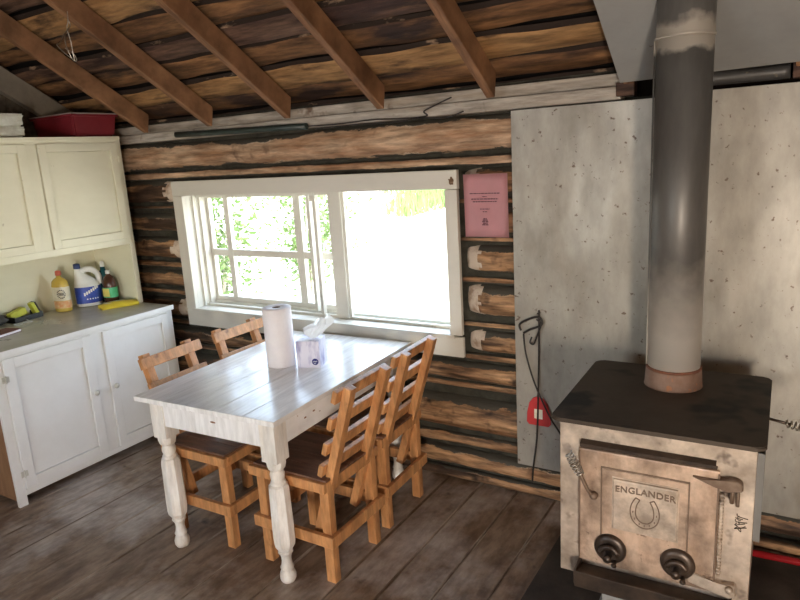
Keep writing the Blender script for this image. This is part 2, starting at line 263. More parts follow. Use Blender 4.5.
def tube(bm, pts, r, seg=10, mi=0, cap=True):
    pts = [Vector(p) for p in pts]; rs = r if isinstance(r, (list, tuple)) else [r] * len(pts)
    rings = []; prev = None
    for i, p in enumerate(pts):
        d = (pts[min(i + 1, len(pts) - 1)] - pts[max(i - 1, 0)]).normalized()
        if prev is None:
            a = Vector((0, 0, 1)) if abs(d.z) < .9 else Vector((1, 0, 0))
            s = d.cross(a).normalized()
        else: s = (prev - d * prev.dot(d)).normalized()
        prev = s; t = d.cross(s)
        rings.append([bm.verts.new(p + (s * math.cos(2 * math.pi * k / seg) + t * math.sin(2 * math.pi * k / seg)) * rs[i]) for k in range(seg)])
    for a, b in zip(rings, rings[1:]):
        for k in range(seg):
            f = bm.faces.new((a[k], a[(k + 1) % seg], b[(k + 1) % seg], b[k])); f.material_index = mi; f.smooth = True
    if cap:
        f = bm.faces.new(rings[0][::-1]); f.material_index = mi
        f = bm.faces.new(rings[-1]); f.material_index = mi
def lathe(bm, prof, c=(0, 0, 0), seg=32, mi=0, smooth=True, sx=1, sy=1, rot=0, axis=None, mfun=None):
    """prof = [(r, z)]; optional axis matrix 3x3"""
    c = Vector(c); rings = []
    for r, z in prof:
        ring = []
        for k in range(seg):
            a = 2 * math.pi * k / seg + rot
            v = Vector((r * math.cos(a) * sx, r * math.sin(a) * sy, z))
            if axis: v = axis @ v
            ring.append(bm.verts.new(v + c))
        rings.append(ring)
    for i, (a, b) in enumerate(zip(rings, rings[1:])):
        for k in range(seg):
            f = bm.faces.new((a[k], a[(k + 1) % seg], b[(k + 1) % seg], b[k])); f.smooth = smooth
            f.material_index = mfun(i) if mfun else mi
    if prof[0][0] > 1e-5: bm.faces.new(rings[0][::-1]).material_index = mi
    if prof[-1][0] > 1e-5: bm.faces.new(rings[-1]).material_index = mi
def prism(bm, poly, axis, a0, a1, mi=0):
    """extrude 2D poly along axis ('x': poly=(y,z), 'y': (x,z), 'z': (x,y))"""
    def P(p, a): return {'x': (a, p[0], p[1]), 'y': (p[0], a, p[1]), 'z': (p[0], p[1], a)}[axis]
    A = [bm.verts.new(P(p, a0)) for p in poly]; B = [bm.verts.new(P(p, a1)) for p in poly]
    n_ = len(poly)
    fs = [bm.faces.new(A[::-1]), bm.faces.new(B)]
    for i in range(n_): fs.append(bm.faces.new((A[i], A[(i + 1) % n_], B[(i + 1) % n_], B[i])))
    for f in fs: f.material_index = mi
    return fs
def obj(name, bm, mats, parent=None, loc=None, rotz=0, smooth_angle=None):
    bmesh.ops.recalc_face_normals(bm, faces=bm.faces[:])
    me = bpy.data.meshes.new(name); bm.to_mesh(me); bm.free()
    if not isinstance(mats, (list, tuple)): mats = [mats]
    for q in mats: me.materials.append(M[q] if isinstance(q, str) else q)
    o = bpy.data.objects.new(name, me); COL.objects.link(o)
    if parent: o.parent = parent
    if loc: o.location = loc
    o.rotation_euler.z = rotz
    return o
def new(): return bmesh.new()
def tag(o, label, cat, group=None, kind=None):
    o['label'] = label; o['category'] = cat
    if group: o['group'] = group
    if kind: o['kind'] = kind
    return o
def thing(name, label, cat, loc=(0, 0, 0), rotz=0, group=None):
    o = bpy.data.objects.new(name, None); COL.objects.link(o); o.location = loc; o.rotation_euler = (0, 0, rotz)
    o.empty_display_size = 0.1
    return tag(o, label, cat, group)
def struct(name, bm, mats, parent=None):
    o = obj(name, bm, mats, parent)
    if not parent: o['kind'] = 'structure'
    return o
def dup(root, loc, rotz, label):
    r = root.copy(); COL.objects.link(r); r.location = loc; r.rotation_euler = (0, 0, rotz); r['label'] = label
    for ch in list(root.children):
        c = ch.copy(); COL.objects.link(c); c.parent = r
        for gch in ch.children:
            d = gch.copy(); COL.objects.link(d); d.parent = c
    return r
def nz(v, s=1.0, seed=0.0): return noise.noise(Vector(v) * s + Vector((seed, seed * .37, seed * 1.7)))

# ------------------------------------------------------------------ floor, walls, roof
XL, XR, YF = -4.08, 1.9, -4.65
RZ, TP = 1.823, 0.618           # underside of rafters: z = RZ + TP*|y|
YR = -2.6                       # ridge
bm = new()
x = XL - .1; rnd = random.Random(3)
edges = [-4.2, -3.97, -3.75, -3.55, -3.37, -3.18, -2.98, -2.74, -2.5, -2.237, -2.02, -1.76, -1.505, -1.32, -1.125, -0.93, -0.72, -0.5, -0.3, -0.1, 0.1, 0.32, 0.52, 0.73, 0.95, 1.15, 1.36, 1.56, 1.75, 1.95]
for a, b in zip(edges, edges[1:]):
    cuts = [0.1, -4.7]
    if rnd.random() < .4: cuts.insert(1, -2.9 - rnd.random() * 1.2)
    for y1, y0 in zip(cuts, cuts[1:]):
        dz = rnd.uniform(-.002, .0015)
        bx(bm, a + .0085, b - .0085, y0 + .002, y1 - .002, -.03, dz, 0)
        bx(bm, a + .0020, a + .0085, y0 + .002, y1 - .002, -.03, dz - .0004, 2, .0012); bx(bm, b - .0085, b - .0020, y0 + .002, y1 - .002, -.03, dz - .0004, 2, .0012)
bx(bm, -4.3, 2.0, -4.75, .15, -.06, -.031, 1)
struct('floor', bm, ['floor', 'void', 'flooredge'])

def log(bm, x0, x1, z0, z1, yc, seed, mi=0, end0=None, end1=None, flat=1.0):
    """horizontal log from x0 to x1 filling z0..z1; endN: 1 gives an axed pale end"""
    zc = (z0 + z1) / 2; r = (z1 - z0) / 2; seg = 30 if r > .04 else 16; r *= .97
    nseg = max(3, int((x1 - x0) / .022)); rings = []; facs = []
    lay = bm.verts.layers.float.get('crest') or bm.verts.layers.float.new('crest')
    for i in range(nseg + 1):
        t = i / nseg; xx = x0 + (x1 - x0) * t
        zz = zc + nz((xx * .55, seed, 0)) * r * .25; rad = r * (1 + .10 * nz((xx * .9, seed + 5, 0)))
        taper = 1.0
        for flag, dist in ((end0, xx - x0), (end1, x1 - xx)):
            if flag and dist < .085: taper = min(taper, .62 + .38 * dist / .085)
        facs.append(taper)
        ring = []
        for k in range(seg):
            a = 2 * math.pi * k / seg
            rr_ = rad * (1 + (.035 * nz((xx * 16, math.cos(a) * 5 + seed, math.sin(a) * 5)) + .03 * nz((xx * 4, math.sin(a) * 7, seed))) + .05 * nz((xx * 2.2, math.cos(a) * 1.3 + seed, math.sin(a) * 1.3)) + (.12 * nz((xx * 9, math.cos(a) * 2 + seed, math.sin(a) * 2)) if rad < .05 else .035 * nz((xx * 9, math.cos(a) * 3, math.sin(a) * 3 + seed))))
            y_ = -math.cos(a) * rr_ * flat
            if taper < 1 and y_ < 0: y_ *= (taper * 1.5 - .5)
            v = bm.verts.new((xx, yc + y_, zz + math.sin(a) * rr_ * (.7 + .3 * taper))); ring.append(v)
            sn = math.sin(a)
            v[lay] = (max(sn - (.72 if mi == 3 else .60 + .24 * nz((xx * .5, seed, 8))), -sn * 1.0 - .88) if r > .04 else abs(sn) - .75)
        rings.append(ring)
    for i, (a, b) in enumerate(zip(rings, rings[1:])):
        for k in range(seg):
            f = bm.faces.new((a[k], a[(k + 1) % seg], b[(k + 1) % seg], b[k])); f.smooth = True
            am = 2 * math.pi * (k + .5) / seg; xm = x0 + (x1 - x0) * (i + .5) / nseg
            idx = mi
            w_ = .045 * nz((am * 2, seed, xm * 3))
            if (end0 and xm - x0 < .075 + w_) or (end1 and x1 - xm < .075 + w_): idx = 1
            f.material_index = idx
    for ring, e in ((rings[0][::-1], end0), (rings[-1], end1)):
        f = bm.faces.new(ring); f.material_index = 1 if e else mi

# window opening in the wall
WX0, WX1, WZ0, WZ1 = -3.30, -1.425, 0.795, 1.52
bm = new()
for a in ((XL - .1, WX0, 0, 1.96), (WX1, XR + .1, 0, 1.96), (WX0, WX1, 0, WZ0), (WX0, WX1, WZ1, 1.96)):
    bx(bm, a[0], a[1], .0, .17, a[2], a[3], 2)
XA, XB = XL, XR
log(bm, XA, XB, 1.668, 1.835, .015, 1.0, 3)
log(bm, XA, XB, 1.610, 1.655, -.012, 2.0, 3)
# left of the window
for i, (a, b, big) in enumerate(((1.46, 1.605, 1), (1.425, 1.445, 0), (1.275, 1.405, 1), (1.098, 1.25, 1), (1.045, 1.085, 0), (.915, 1.03, 1), (.862, .90, 0), (.71, .845, 1), (.665, .70, 0))):
    log(bm, XA, (-3.355 if big else -3.30), a, b, .018 if big else -.005, 10 + i, 0, None, 1 if big and i in (0, 3, 7) else None)
# right of the window
for i, (a, b, big) in enumerate(((1.47, 1.60, 1), (1.435, 1.46, 0), (1.295, 1.42, 1), (1.256, 1.279, 0), (1.10, 1.243, 1), (1.058, 1.086, 0), (.885, 1.046, 1), (.834, .862, 0), (.706, .824, 1), (.664, .698, 0))):
    log(bm, (-1.362 if big else -1.39), XB, a, b, .018 if big else -.008, 30 + i, 0, 1 if big else None, None)
# full logs under the window
for i, (a, b, big) in enumerate(((.552, .652, 1), (.505, .540, 0), (.275, .478, 1), (.190, .250, 1), (.075, .178, 1), (.0, .058, 1))):
    log(bm, XA, XB, a, b, (.03 if b - a > .12 else .0) - (.015 if i == 5 else 0), 50 + i, 0)
struct('wall_back', bm, ['log', 'log_pale', 'chink', 'log_top', 'log_edge'])

# worn white wall plate under the rafters (two strips)
bm = new()
bx(bm, XL, -.64, -.075, .02, 1.842, 1.893, 0, .006)
bx(bm, XL, -.60, -.045, .03, 1.895, 1.945, 0, .006)
bx(bm, -.60, XR, -.03, .03, 1.85, 1.93, 1)
struct('trim_1', bm, ['plate', 'void'])

# left wall: brown boards low, grey boards in the gable
bm = new()
y = YF
while y < .05:
    bx(bm, XL - .06, XL + rnd.uniform(0, .003), y + .002, min(y + .14, .1) - .002, 0, 1.9, 0)
    y += .14
def roofz(y): return RZ + TP * (-y) if y > YR else RZ + TP * (-YR) - TP * (YR - y)
y = YF
while y < .1:
    y1 = min(y + .17, .1)
    prism(bm, [(y + .003, 1.9), (y1 - .003, 1.9), (y1 - .003, roofz(min(y1, 0)) + .16), (y + .003, roofz(y) + .16)], 'x', XL - .06, XL, 1)
    y += .17
bx(bm, XL - .10, XL - .06, YF, .1, 0, 3.7, 2)
struct('wall_left', bm, ['brownwall', 'greyboard', 'void'])
# rake board along the gable
bm = new()
beam(bm, (XL + .03, -.10, roofz(-.10) + .045), (XL + .03, YR, roofz(YR) + .045), .05, .13)
struct('trim_2', bm, 'rake')
# right wall and the wall behind the camera (open door, window)
bm = new()
z = 0
while z < 1.88:
    bx(bm, XR, XR + .08, YF, .1, z + .001, z + .195, 0); z += .196
prism(bm, [(YF - .1, 0), (.12, 0), (.12, 1.9), (YR, roofz(YR) + .24), (YF - .1, 1.9)], 'x', XR + .03, XR + .07, 0)
struct('wall_right', bm, 'brownwall')
bm = new()
for a in ((XL - .1, -2.8, 0, 2.2), (-2.8, -1.3, 0, .9), (-2.8, -1.3, 1.8, 2.2), (-1.3, .65, 0, 2.2), (.65, 1.42, 1.95, 2.2), (1.42, XR + .1, 0, 2.2)):
    zz = a[2]
    while zz < a[3] - .01:
        z2 = min(zz + .18, a[3]); bx(bm, a[0], a[1], YF - .12, YF, zz + .002, z2, 0); zz = z2
struct('wall_front', bm, 'brownwall')

# roof: rough waney slabs across the rafters, felt above
bm = new()
ca = math.atan(TP); nrm = Vector((0, math.sin(ca), math.cos(ca))) * -1   # down-facing normal is -n
def roofpt(x, s, off, side=1):
    """s = distance along slope from eave; off = above the sheathing plane"""
    if side == 1:
        d = Vector((0, -math.cos(ca), math.sin(ca))); n_ = Vector((0, math.sin(ca), math.cos(ca)))
        return Vector((x, .25, RZ + .128 - .25 * TP)) + d * s + n_ * off
    d = Vector((0, math.cos(ca), math.sin(ca))); n_ = Vector((0, -math.sin(ca), math.cos(ca)))
    return Vector((x, 2 * YR - .25, RZ + .128 - .25 * TP)) + d * s + n_ * off
smax = (.25 - YR) / math.cos(ca)
s = -.05; i = 0
rnd = random.Random(11)
while s < smax:
    w = rnd.uniform(.125, .19); off = .004 if i % 2 else .024
    ov = .012 if i % 2 else -.004
    nx = 110; rows = []
    for k in range(nx + 1):
        xx = XL - .05 + (XR - XL + .1) * k / nx
        e0 = s - ov + .032 * nz((xx * 1.1, i * 3.1, 1)) + .008 * nz((xx * 5, i * 1.3, 4))
        e1 = s + w + ov + .032 * nz((xx * 1.1, i * 3.1, 7)) + .008 * nz((xx * 5, i * 1.3, 9))
        bulge = .010 * nz((xx * 2.0, i * 2.0, 12))
        rows.append([bm.verts.new(roofpt(xx, e0, off + .014)), bm.verts.new(roofpt(xx, e0 + .014 + .012 * nz((xx * 4, i, 2)), off)), bm.verts.new(roofpt(xx, (e0 + e1) / 2, off - .006 + bulge)),
                     bm.verts.new(roofpt(xx, e1 - .018 + .014 * nz((xx * 4, i, 6)), off)), bm.verts.new(roofpt(xx, e1, off + .014)), bm.verts.new(roofpt(xx, (e0 + e1) / 2, off + .022))])
    tone = [2, 3, 0, 2, 0, 3][i % 6] if i < 5 else rnd.choice([0, 3, 3, 2])
    for a, b in zip(rows, rows[1:]):
        for k in range(6):
            f = bm.faces.new((a[k], a[(k + 1) % 6], b[(k + 1) % 6], b[k])); f.smooth = k in (1, 2)
            f.material_index = 4 if k in (0, 3) else tone
    s += w + rnd.uniform(.0, .012); i += 1
for side in (1, 2):
    vs = [roofpt(XL - .12, -.12, .06, side), roofpt(XR + .12, -.12, .06, side), roofpt(XR + .12, smax + .02, .06, side), roofpt(XL - .12, smax + .02, .06, side)]
    n_ = Vector((0, math.sin(ca) * (1 if side == 1 else -1), math.cos(ca)))
    A = [bm.verts.new(v) for v in vs]; B = [bm.verts.new(v + n_ * .03) for v in vs]
    fs = [bm.faces.new(A), bm.faces.new(B)] + [bm.faces.new((A[q], A[(q + 1) % 4], B[(q + 1) % 4], B[q])) for q in range(4)]
    for f in fs: f.material_index = 1 if side == 1 else 0
struct('ceiling', bm, ['slab', 'slab_dark', 'slab_c', 'slab_b', 'bark_edge'])

# rafters
rx = [-3.439, -2.888, -2.314, -1.738, -1.174]
rlabels = ['rafter nearest the gable, ending above the red bin', 'rafter with the wire hanger looped over it',
           'rafter ending above the middle of the dark green pipe', 'rafter ending over the window just right of the green pipe end',
           'rafter ending left of the grey ceiling sheet, above the pink notice']
for i, xx in enumerate(rx + [-.60, -.03, .54, 1.1]):
    bm = new()
    y0, y1 = -.115, YR
    w = .0205
    pts = [(y0, RZ + TP * -y0 + .005), (y0 + .03, RZ + TP * (-y0 - .03) + .16), (y1, RZ + TP * -y1 + .14), (y1, RZ + TP * -y1)]
    pts = [(y0, RZ + TP * -y0), (y0 + .02, RZ + TP * (-y0 - .02) + .118), (y1, RZ + TP * -y1 + .118), (y1, RZ + TP * -y1)]
    prism(bm, pts, 'x', xx - w, xx + w)
    bmesh.ops.bevel(bm, geom=bm.edges[:], offset=.003, segments=1, affect='EDGES')
    o = obj('rafter', bm, 'rafter')
    lab = rlabels[i] if i < 5 else ['rafter whose lower end shows at the left corner of the grey ceiling sheet', 'rafter end at the right border above the dark log', 'rafter over the stove side of the room', 'rafter near the right wall'][i - 5]
    tag(o, lab, 'rafter', 'rafters under the slab roof')
# far slope rafters are behind the camera and not built

# ------------------------------------------------------------------ outside
bm = new()
N = 40; grid = []
for i in range(N + 1):
    row = []
    for j in range(N + 1):
        xx = -60 + 80 * i / N; yy = .2 + 70 * (j / N) ** 1.6
        row.append(bm.verts.new((xx, yy, -.35 + .012 * yy + .0006 * yy * yy + .10 * nz((xx * .2, yy * .2, 0)))))
    grid.append(row)
for i in range(N):
    for j in range(N):
        f = bm.faces.new((grid[i][j], grid[i + 1][j], grid[i + 1][j + 1], grid[i][j + 1])); f.smooth = True
struct('ground', bm, 'ground')
def gz(x, y): return -.35 + .012 * y + .0006 * y * y + .10 * nz((x * .2, y * .2, 0))
# long grass: blades in one mass
bm = new(); rnd = random.Random(5)
for k in range(14000):
    yy = rnd.uniform(13, 40); a = rnd.uniform(-.82, -.42); xx = a * (yy + 2.83)
    if rnd.random() < min(1, max(0, (-.59 - a) * 14)): continue
    if nz((xx * .25, yy * .18, 3)) < -.12: continue
    h = rnd.uniform(.25, .6); th = rnd.uniform(0, 3.14); w = .03; ln = rnd.uniform(-.15, .15)
    z0 = gz(xx, yy) - .02; dx, dy = math.cos(th) * w, math.sin(th) * w
    vs = [bm.verts.new((xx - dx, yy - dy, z0)), bm.verts.new((xx + dx, yy + dy, z0)), bm.verts.new((xx + ln, yy + ln * .4, z0 + h))]
    bm.faces.new(vs)
tag(obj('grass', bm, 'grass'), 'long green grass in the clearing outside the window', 'grass', kind='stuff')
def bush(x, y, r, h, n_leaf, label, seed):
    rnd = random.Random(seed); z0 = gz(x, y)
    t = thing('shrub', label, 'shrub', (x, y, z0), 0, 'shrubs outside the window')
    bs = new(); tips = []
    for k in range(9):
        a = rnd.uniform(0, 6.28); rr_ = rnd.uniform(.2, .8) * r; hh = rnd.uniform(.5, .95) * h
        p = [(0.05 * math.cos(a), 0.05 * math.sin(a), -.04), (rr_ * .35 * math.cos(a), rr_ * .35 * math.sin(a), hh * .45), (rr_ * math.cos(a), rr_ * math.sin(a), hh)]
        tube(bs, p, [.022, .014, .005], 6); tips.append(Vector(p[2])); tips.append(Vector(p[1]))
    obj('stem', bs, 'bark', t)
    bl = new()
    for k in range(n_leaf):
        c = rnd.choice(tips) + Vector((rnd.gauss(0, r * .28), rnd.gauss(0, r * .28), rnd.gauss(0, h * .14)))
        if c.z < .05: continue
        u = Vector((rnd.gauss(0, 1), rnd.gauss(0, 1), rnd.gauss(0, .6))).normalized(); v = u.orthogonal().normalized(); v.rotate(Matrix.Rotation(rnd.uniform(0, 6.28), 3, u))
        s_ = rnd.uniform(.03, .06)
        q = [c - u * s_, c + v * s_ * .45, c + u * s_, c - v * s_ * .45]
        bl.faces.new([bl.verts.new(w_) for w_ in q])
    obj('foliage', bl, 'leaf', t)
bush(-6.3, 2.9, .8, 2.2, 2600, 'leafy bush seen through the left pane, nearest the window frame', 21)
bush(-6.9, 5.6, .9, 2.1, 2200, 'leafy bush farther off behind the middle of the left sash', 22)
bush(-6.1, 4.4, .5, 1.9, 900, 'thin bush seen at the right of the left sash, beside the window mullion', 23)

# ------------------------------------------------------------------ window
wn = bpy.data.objects.new('window_1', None); COL.objects.link(wn); wn['kind'] = 'structure'
bm = new()   # casing boards
yf = -.062; yb = -.036
bx(bm, -3.345, -1.378, yf, yb, 1.507, 1.596, 0, .003)
bx(bm, -1.446, -1.381, yf, yb, .795, 1.505, 0, .003)
bx(bm, -3.345, -3.262, yf, yb, .79, 1.505, 0, .003)
bx(bm, -3.35, -1.378, yf + .004, yb, .682, .785, 0, .003)
bx(bm, -3.30, -1.42, -.036, .0, 1.507, 1.53, 0)
obj('window_casing', bm, 'whitewood', wn)
bm = new(); ring = []
for k in range(14):
    a = 2 * math.pi * k / 14; q = .7 + .5 * nz((k * .9, 3, 1)); ring.append(bm.verts.new((-1.407 + .020 * math.cos(a) * q, yf - .0006, 1.545 + .026 * math.sin(a) * q)))
bm.faces.new(ring); obj('rust_stain', bm, 'log_edge', wn)
bm = new()   # jambs, stepped
bx(bm, -3.30, -3.262, -.036, .15, .79, 1.51); bx(bm, -3.262, -3.250, .01, .15, .79, 1.51); bx(bm, -3.250, -3.236, .05, .15, .79, 1.51)
bx(bm, -1.446, -1.415, -.036, .15, .79, 1.51); bx(bm, -1.465, -1.446, .05, .15, .79, 1.51)
bx(bm, -3.30, -1.42, -.036, .15, 1.507, 1.53); bx(bm, -3.25, -2.2, .03, .05, 1.49, 1.507)
obj('window_jamb', bm, 'whitewood', wn)
bm = new()   # sill
bx(bm, -3.30, -1.42, -.068, .17, .777, .797, 0, .003); bx(bm, -3.25, -2.2, .03, .05, .797, .812); bx(bm, -3.24, -1.45, .08, .15, .796, .82)
obj('window_sill', bm, 'whitewood', wn)
bm = new()   # far left sash with cross muntins
ys = .10
for a, b in ((-3.235, -3.215), (-3.085, -3.045), (-2.52, -2.47), (-2.245, -2.20)): bx(bm, a, b, ys, ys + .03, .835, 1.495)
for a, b in ((-3.215, -3.085), (-3.045, -2.52), (-2.47, -2.245)): bx(bm, a, b, ys + .002, ys + .028, 1.115, 1.155)
bx(bm, -3.235, -2.2, ys - .002, ys + .032, 1.48, 1.506); bx(bm, -3.235, -2.2, ys - .002, ys + .032, .821, .85)
o = obj('sash', bm, 'whitewood', wn); bm = new(); bx(bm, -3.18, -2.22, ys + .013, ys + .016, .83, 1.49); obj('pane', bm, 'glass', o)
bm = new()   # sliding sash stile and mullion
bx(bm, -2.375, -2.355, .045, .075, .82, 1.50); bx(bm, -2.32, -2.30, .03, .06, .81, 1.50)
bx(bm, -2.335, -2.30, .025, .035, 1.455, 1.50)
obj('sash_track', bm, 'whitewood', wn)
bm = new()
bx(bm, -2.195, -2.12, .02, .07, .80, 1.507, 0, .003); bx(bm, -2.215, -2.195, .035, .06, .80, 1.507)
obj('mullion', bm, 'whitewood', wn)
bm = new(); bx(bm, -2.119, -2.105, .032, .05, .812, 1.506); bx(bm, -1.478, -1.4655, .032, .05, .812, 1.506); bx(bm, -2.119, -1.4655, .030, .052, .7975, .812)
o = obj('fixed_sash', bm, 'whitewood', wn); bm = new(); bx(bm, -2.11, -1.47, .039, .042, .81, 1.50); obj('pane', bm, 'glass', o)

# ------------------------------------------------------------------ wall cladding sheets
bm = new(); bx(bm, -1.095, -.41, -.087, -.084, .190, 1.835)
o = obj('metal_sheet', bm, 'metal'); tag(o, 'grey heat shield sheet on the log wall, left of the stove pipe', 'metal sheet', 'metal sheets on the walls around the stove')
bm = new(); bx(bm, -.43, .75, -.0915, -.0885, .20, 1.845)
o = obj('metal_sheet', bm, 'metal'); tag(o, 'bright spotted heat shield sheet on the wall, right of the stove pipe', 'metal sheet', 'metal sheets on the walls around the stove')
bm = new()
def rp(x, y, o_): return (x, y, RZ - TP * y - o_)
poly = [rp(-.628, -.135, .004), rp(.95, -.17, .004), rp(.95, -1.9, .004), rp(-.628, -1.9, .004)]
A = [bm.verts.new(p) for p in poly]; B = [bm.verts.new(Vector(p) + Vector((0, 0, -.003))) for p in poly]
bm.faces.new(A); bm.faces.new(B)
for q in range(4): bm.faces.new((A[q], A[(q + 1) % 4], B[(q + 1) % 4], B[q]))
tag(obj('ceiling_sheet', bm, 'metalroof'), 'grey metal sheet nailed under the rafters above the stove', 'metal sheet')
# dark pole on the wall plate behind the pipe
bm = new(); log(bm, -.50, -.066, 1.862, 1.912, -.06, 77, 0)
tag(obj('dark_pole', bm, 'pipe'), 'dark grey round pole lying above the wall sheet, right of the stove pipe', 'pole')
bm = new(); bx(bm, -.058, -.0, -.11, -.03, 1.86, 1.925, 0, .004)
tag(obj('wood_block', bm, 'slab_b'), 'small brown block at the right end of the dark pole', 'block')
bm = new(); bx(bm, -.655, -.585, -.09, -.03, 1.853, 1.905, 0, .004)
tag(obj('wood_block', bm, 'slab_b'), 'small brown block where the white wall plate ends by the ceiling sheet', 'block')

# dark green pipe resting on the top log
bm = new(); tube(bm, [(-3.20, -.095, 1.868), (-2.9, -.098, 1.861), (-2.5, -.10, 1.854), (-2.205, -.10, 1.848)], .0165, 14)
tag(obj('green_pipe', bm, 'greenpipe'), 'dark green pipe lying on the top log above the window', 'pipe')
def smooth(pts, n_=8):
    pts = [Vector(p) for p in pts]; out = []
    for i in range(len(pts) - 1):
        p0 = pts[max(i - 1, 0)]; p1 = pts[i]; p2 = pts[i + 1]; p3 = pts[min(i + 2, len(pts) - 1)]
        for k in range(n_):
            t = k / n_
            out.append(.5 * ((2 * p1) + (-p0 + p2) * t + (2 * p0 - 5 * p1 + 4 * p2 - p3) * t * t + (-p0 + 3 * p1 - 3 * p2 + p3) * t ** 3))
    out.append(pts[-1]); return out
bm = new()
tube(bm, smooth([(-2.20, -.098, 1.848), (-2.0, -.10, 1.845), (-1.8, -.10, 1.85), (-1.62, -.10, 1.842), (-1.50, -.10, 1.845), (-1.51, -.105, 1.865), (-1.46, -.105, 1.885), (-1.37, -.10, 1.915)]), .0035, 6)
tube(bm, smooth([(-2.15, -.10, 1.83), (-1.9, -.10, 1.836), (-1.7, -.10, 1.83), (-1.52, -.105, 1.838), (-1.40, -.105, 1.83), (-1.31, -.105, 1.85)]), .003, 6)
tag(obj('cable', bm, 'wire'), 'thin dark loose cable trailing along the wall plate above the window', 'cable')

# wire hanger looped over the second rafter
bm = new()
tube(bm, smooth([(-2.915, -.88, 2.385), (-2.918, -.86, 2.345), (-2.915, -.895, 2.30), (-2.912, -.90, 2.25), (-2.908, -.885, 2.20), (-2.905, -.875, 2.188), (-2.90, -.88, 2.22), (-2.895, -.885, 2.27), (-2.886, -.90, 2.32), (-2.864, -.905, 2.345), (-2.863, -.90, 2.39)]), .0022, 6)
tube(bm, smooth([(-2.912, -.90, 2.30), (-2.915, -.925, 2.262), (-2.91, -.945, 2.248), (-2.91, -.91, 2.215), (-2.905, -.868, 2.186), (-2.905, -.872, 2.215), (-2.908, -.91, 2.24)]), .0022, 6)
tag(obj('wire_hanger', bm, 'chrome'), 'bent pale wire looped over a rafter above the cabinets', 'wire')

# ------------------------------------------------------------------ pink notice
t = thing('notice', 'pink paper notice pinned to the logs right of the window', 'notice', (-1.222, -.095, 1.43), 0)
bm = new(); n_ = 8; rows = []
for i in range(n_ + 1):
    row = []
    for j in range(n_ + 1):
        u, v = i / n_, j / n_
        row.append(bm.verts.new((-.108 + .216 * u + .004 * (1 - v), .004 * math.sin(u * 5 + v * 2) - .003 * abs(u - .5) * v, -.140 + .284 * v + .006 * (1 - u) * .0)))
    rows.append(row)
for i in range(n_):
    for j in range(n_): bm.faces.new((rows[i][j], rows[i + 1][j], rows[i + 1][j + 1], rows[i][j + 1])).smooth = True
bmesh.ops.solidify(bm, geom=bm.faces[:], thickness=.0012)
obj('sheet', bm, 'pink', t)
bm = new(); rnd = random.Random(2)
def textline(z, w, h, x0=0):
    xx = x0 - w / 2
    while xx < x0 + w / 2:
        l = rnd.uniform(.006, .016); bx(bm, xx, min(xx + l, x0 + w / 2), -.0085, -.0075, z - h / 2, z + h / 2); xx += l + .003
textline(.058, .145, .0038); textline(.044, .02, .003); textline(.033, .13, .0038); textline(.021, .115, .0038); obj('heading_print', bm, 'ink', t); bm = new()
textline(-.012, .045, .003); textline(-.024, .02, .003); obj('date_print', bm, 'ink', t); bm = new()
for z, w in ((-.062, .024), (-.069, .03), (-.076, .022), (-.083, .03), (-.056, .016)): textline(z, w, .004)
obj('seal_print', bm, 'ink', t)

# ------------------------------------------------------------------ cabinets on the left wall
XC = -3.350; YC = -.166; ZC = .836; YE = -1.272
def panel_door(name, y0, y1, z0, z1, xf, material, parent, stile=.05, knob=None, hinges=(), kmat='chrome', hside=1):
    """door facing +x: frame of stiles and rails round a recessed panel"""
    bm = new(); th = .020
    bx(bm, xf - th, xf, y0, y0 + stile, z0, z1, 0, .002); bx(bm, xf - th, xf, y1 - stile, y1, z0, z1, 0, .002)
    bx(bm, xf - th, xf, y0 + stile, y1 - stile, z1 - stile, z1, 0, .002); bx(bm, xf - th, xf, y0 + stile, y1 - stile, z0, z0 + stile, 0, .002)
    bx(bm, xf - th, xf - .012, y0 + stile + .0022, y1 - stile - .0022, z0 + stile + .0022, z1 - stile - .0022)
    for q in (y0 + .1, y1 - .1): bx(bm, xf - th + .002, xf - .014, q, q + .02, z0 + stile - .004, z1 - stile + .004)
    d = obj(name, bm, material, parent)
    if knob:
        b2 = new(); ax = Matrix.Rotation(math.pi / 2, 3, 'Y')
        lathe(b2, [(.006, -.002), (.006, .010), (.014, .014), (.016, .021), (.011, .028), (.0, .030)], (xf, knob[0], knob[1]), 16, axis=ax)
        obj('knob', b2, kmat, d)
    for hz in hinges:
        b2 = new(); yy = y0 if hside < 0 else y1
        bx(b2, xf, xf + .003, yy - .018, yy + .018, hz - .016, hz + .016, 0, .001)
        tube(b2, [(xf + .004, yy, hz - .02), (xf + .004, yy, hz + .02)], .004, 8)
        for s1 in (-1, 1):
            for s2 in (-1, 1): box(b2, (xf + .0035, yy + s1 * .011, hz + s2 * .009), (.002, .004, .004))
        obj('hinge', b2, kmat if kmat == 'nickel' else material, d)
    return d
bc = thing('base_cabinet', 'white base cabinet with two panelled doors under the grey countertop', 'cabinet', (0, 0, 0))
bm = new(); xf = XC - .022
bx(bm, XL + .01, xf - .02, YC - .02, YC - .001, .03, .805)
bx(bm, XL + .01, xf - .023, YE + .004, YE + .02, .03, .805, 1)      # ends
bx(bm, XL + .01, xf - .02, YE + .02, YC - .02, .066, .08)
bx(bm, xf - .022, xf, YE, YE + .045, 0.0, .808, 0, .002)       # left post runs to the floor
bx(bm, xf - .022, xf, YC - .045, YC, 0.0, .808, 0, .002)
bx(bm, xf - .022, xf, -.735, -.665, .0855, .7895)
bx(bm, xf - .022, xf, YE + .045, YC - .045, .79, .808); bx(bm, xf - .022, xf, YE + .045, YC - .045, .052, .085, 0, .002)
bx(bm, XL + .01, XL + .02, YE, YC, .03, .805)
obj('carcass', bm, ['cabwhite', 'brownwall'], bc)
panel_door('door', -1.225, -.738, .088, .792, xf + .012, 'cabwhite', bc, .055, (-.768, .462), (.69, .175), 'nickel', -1)
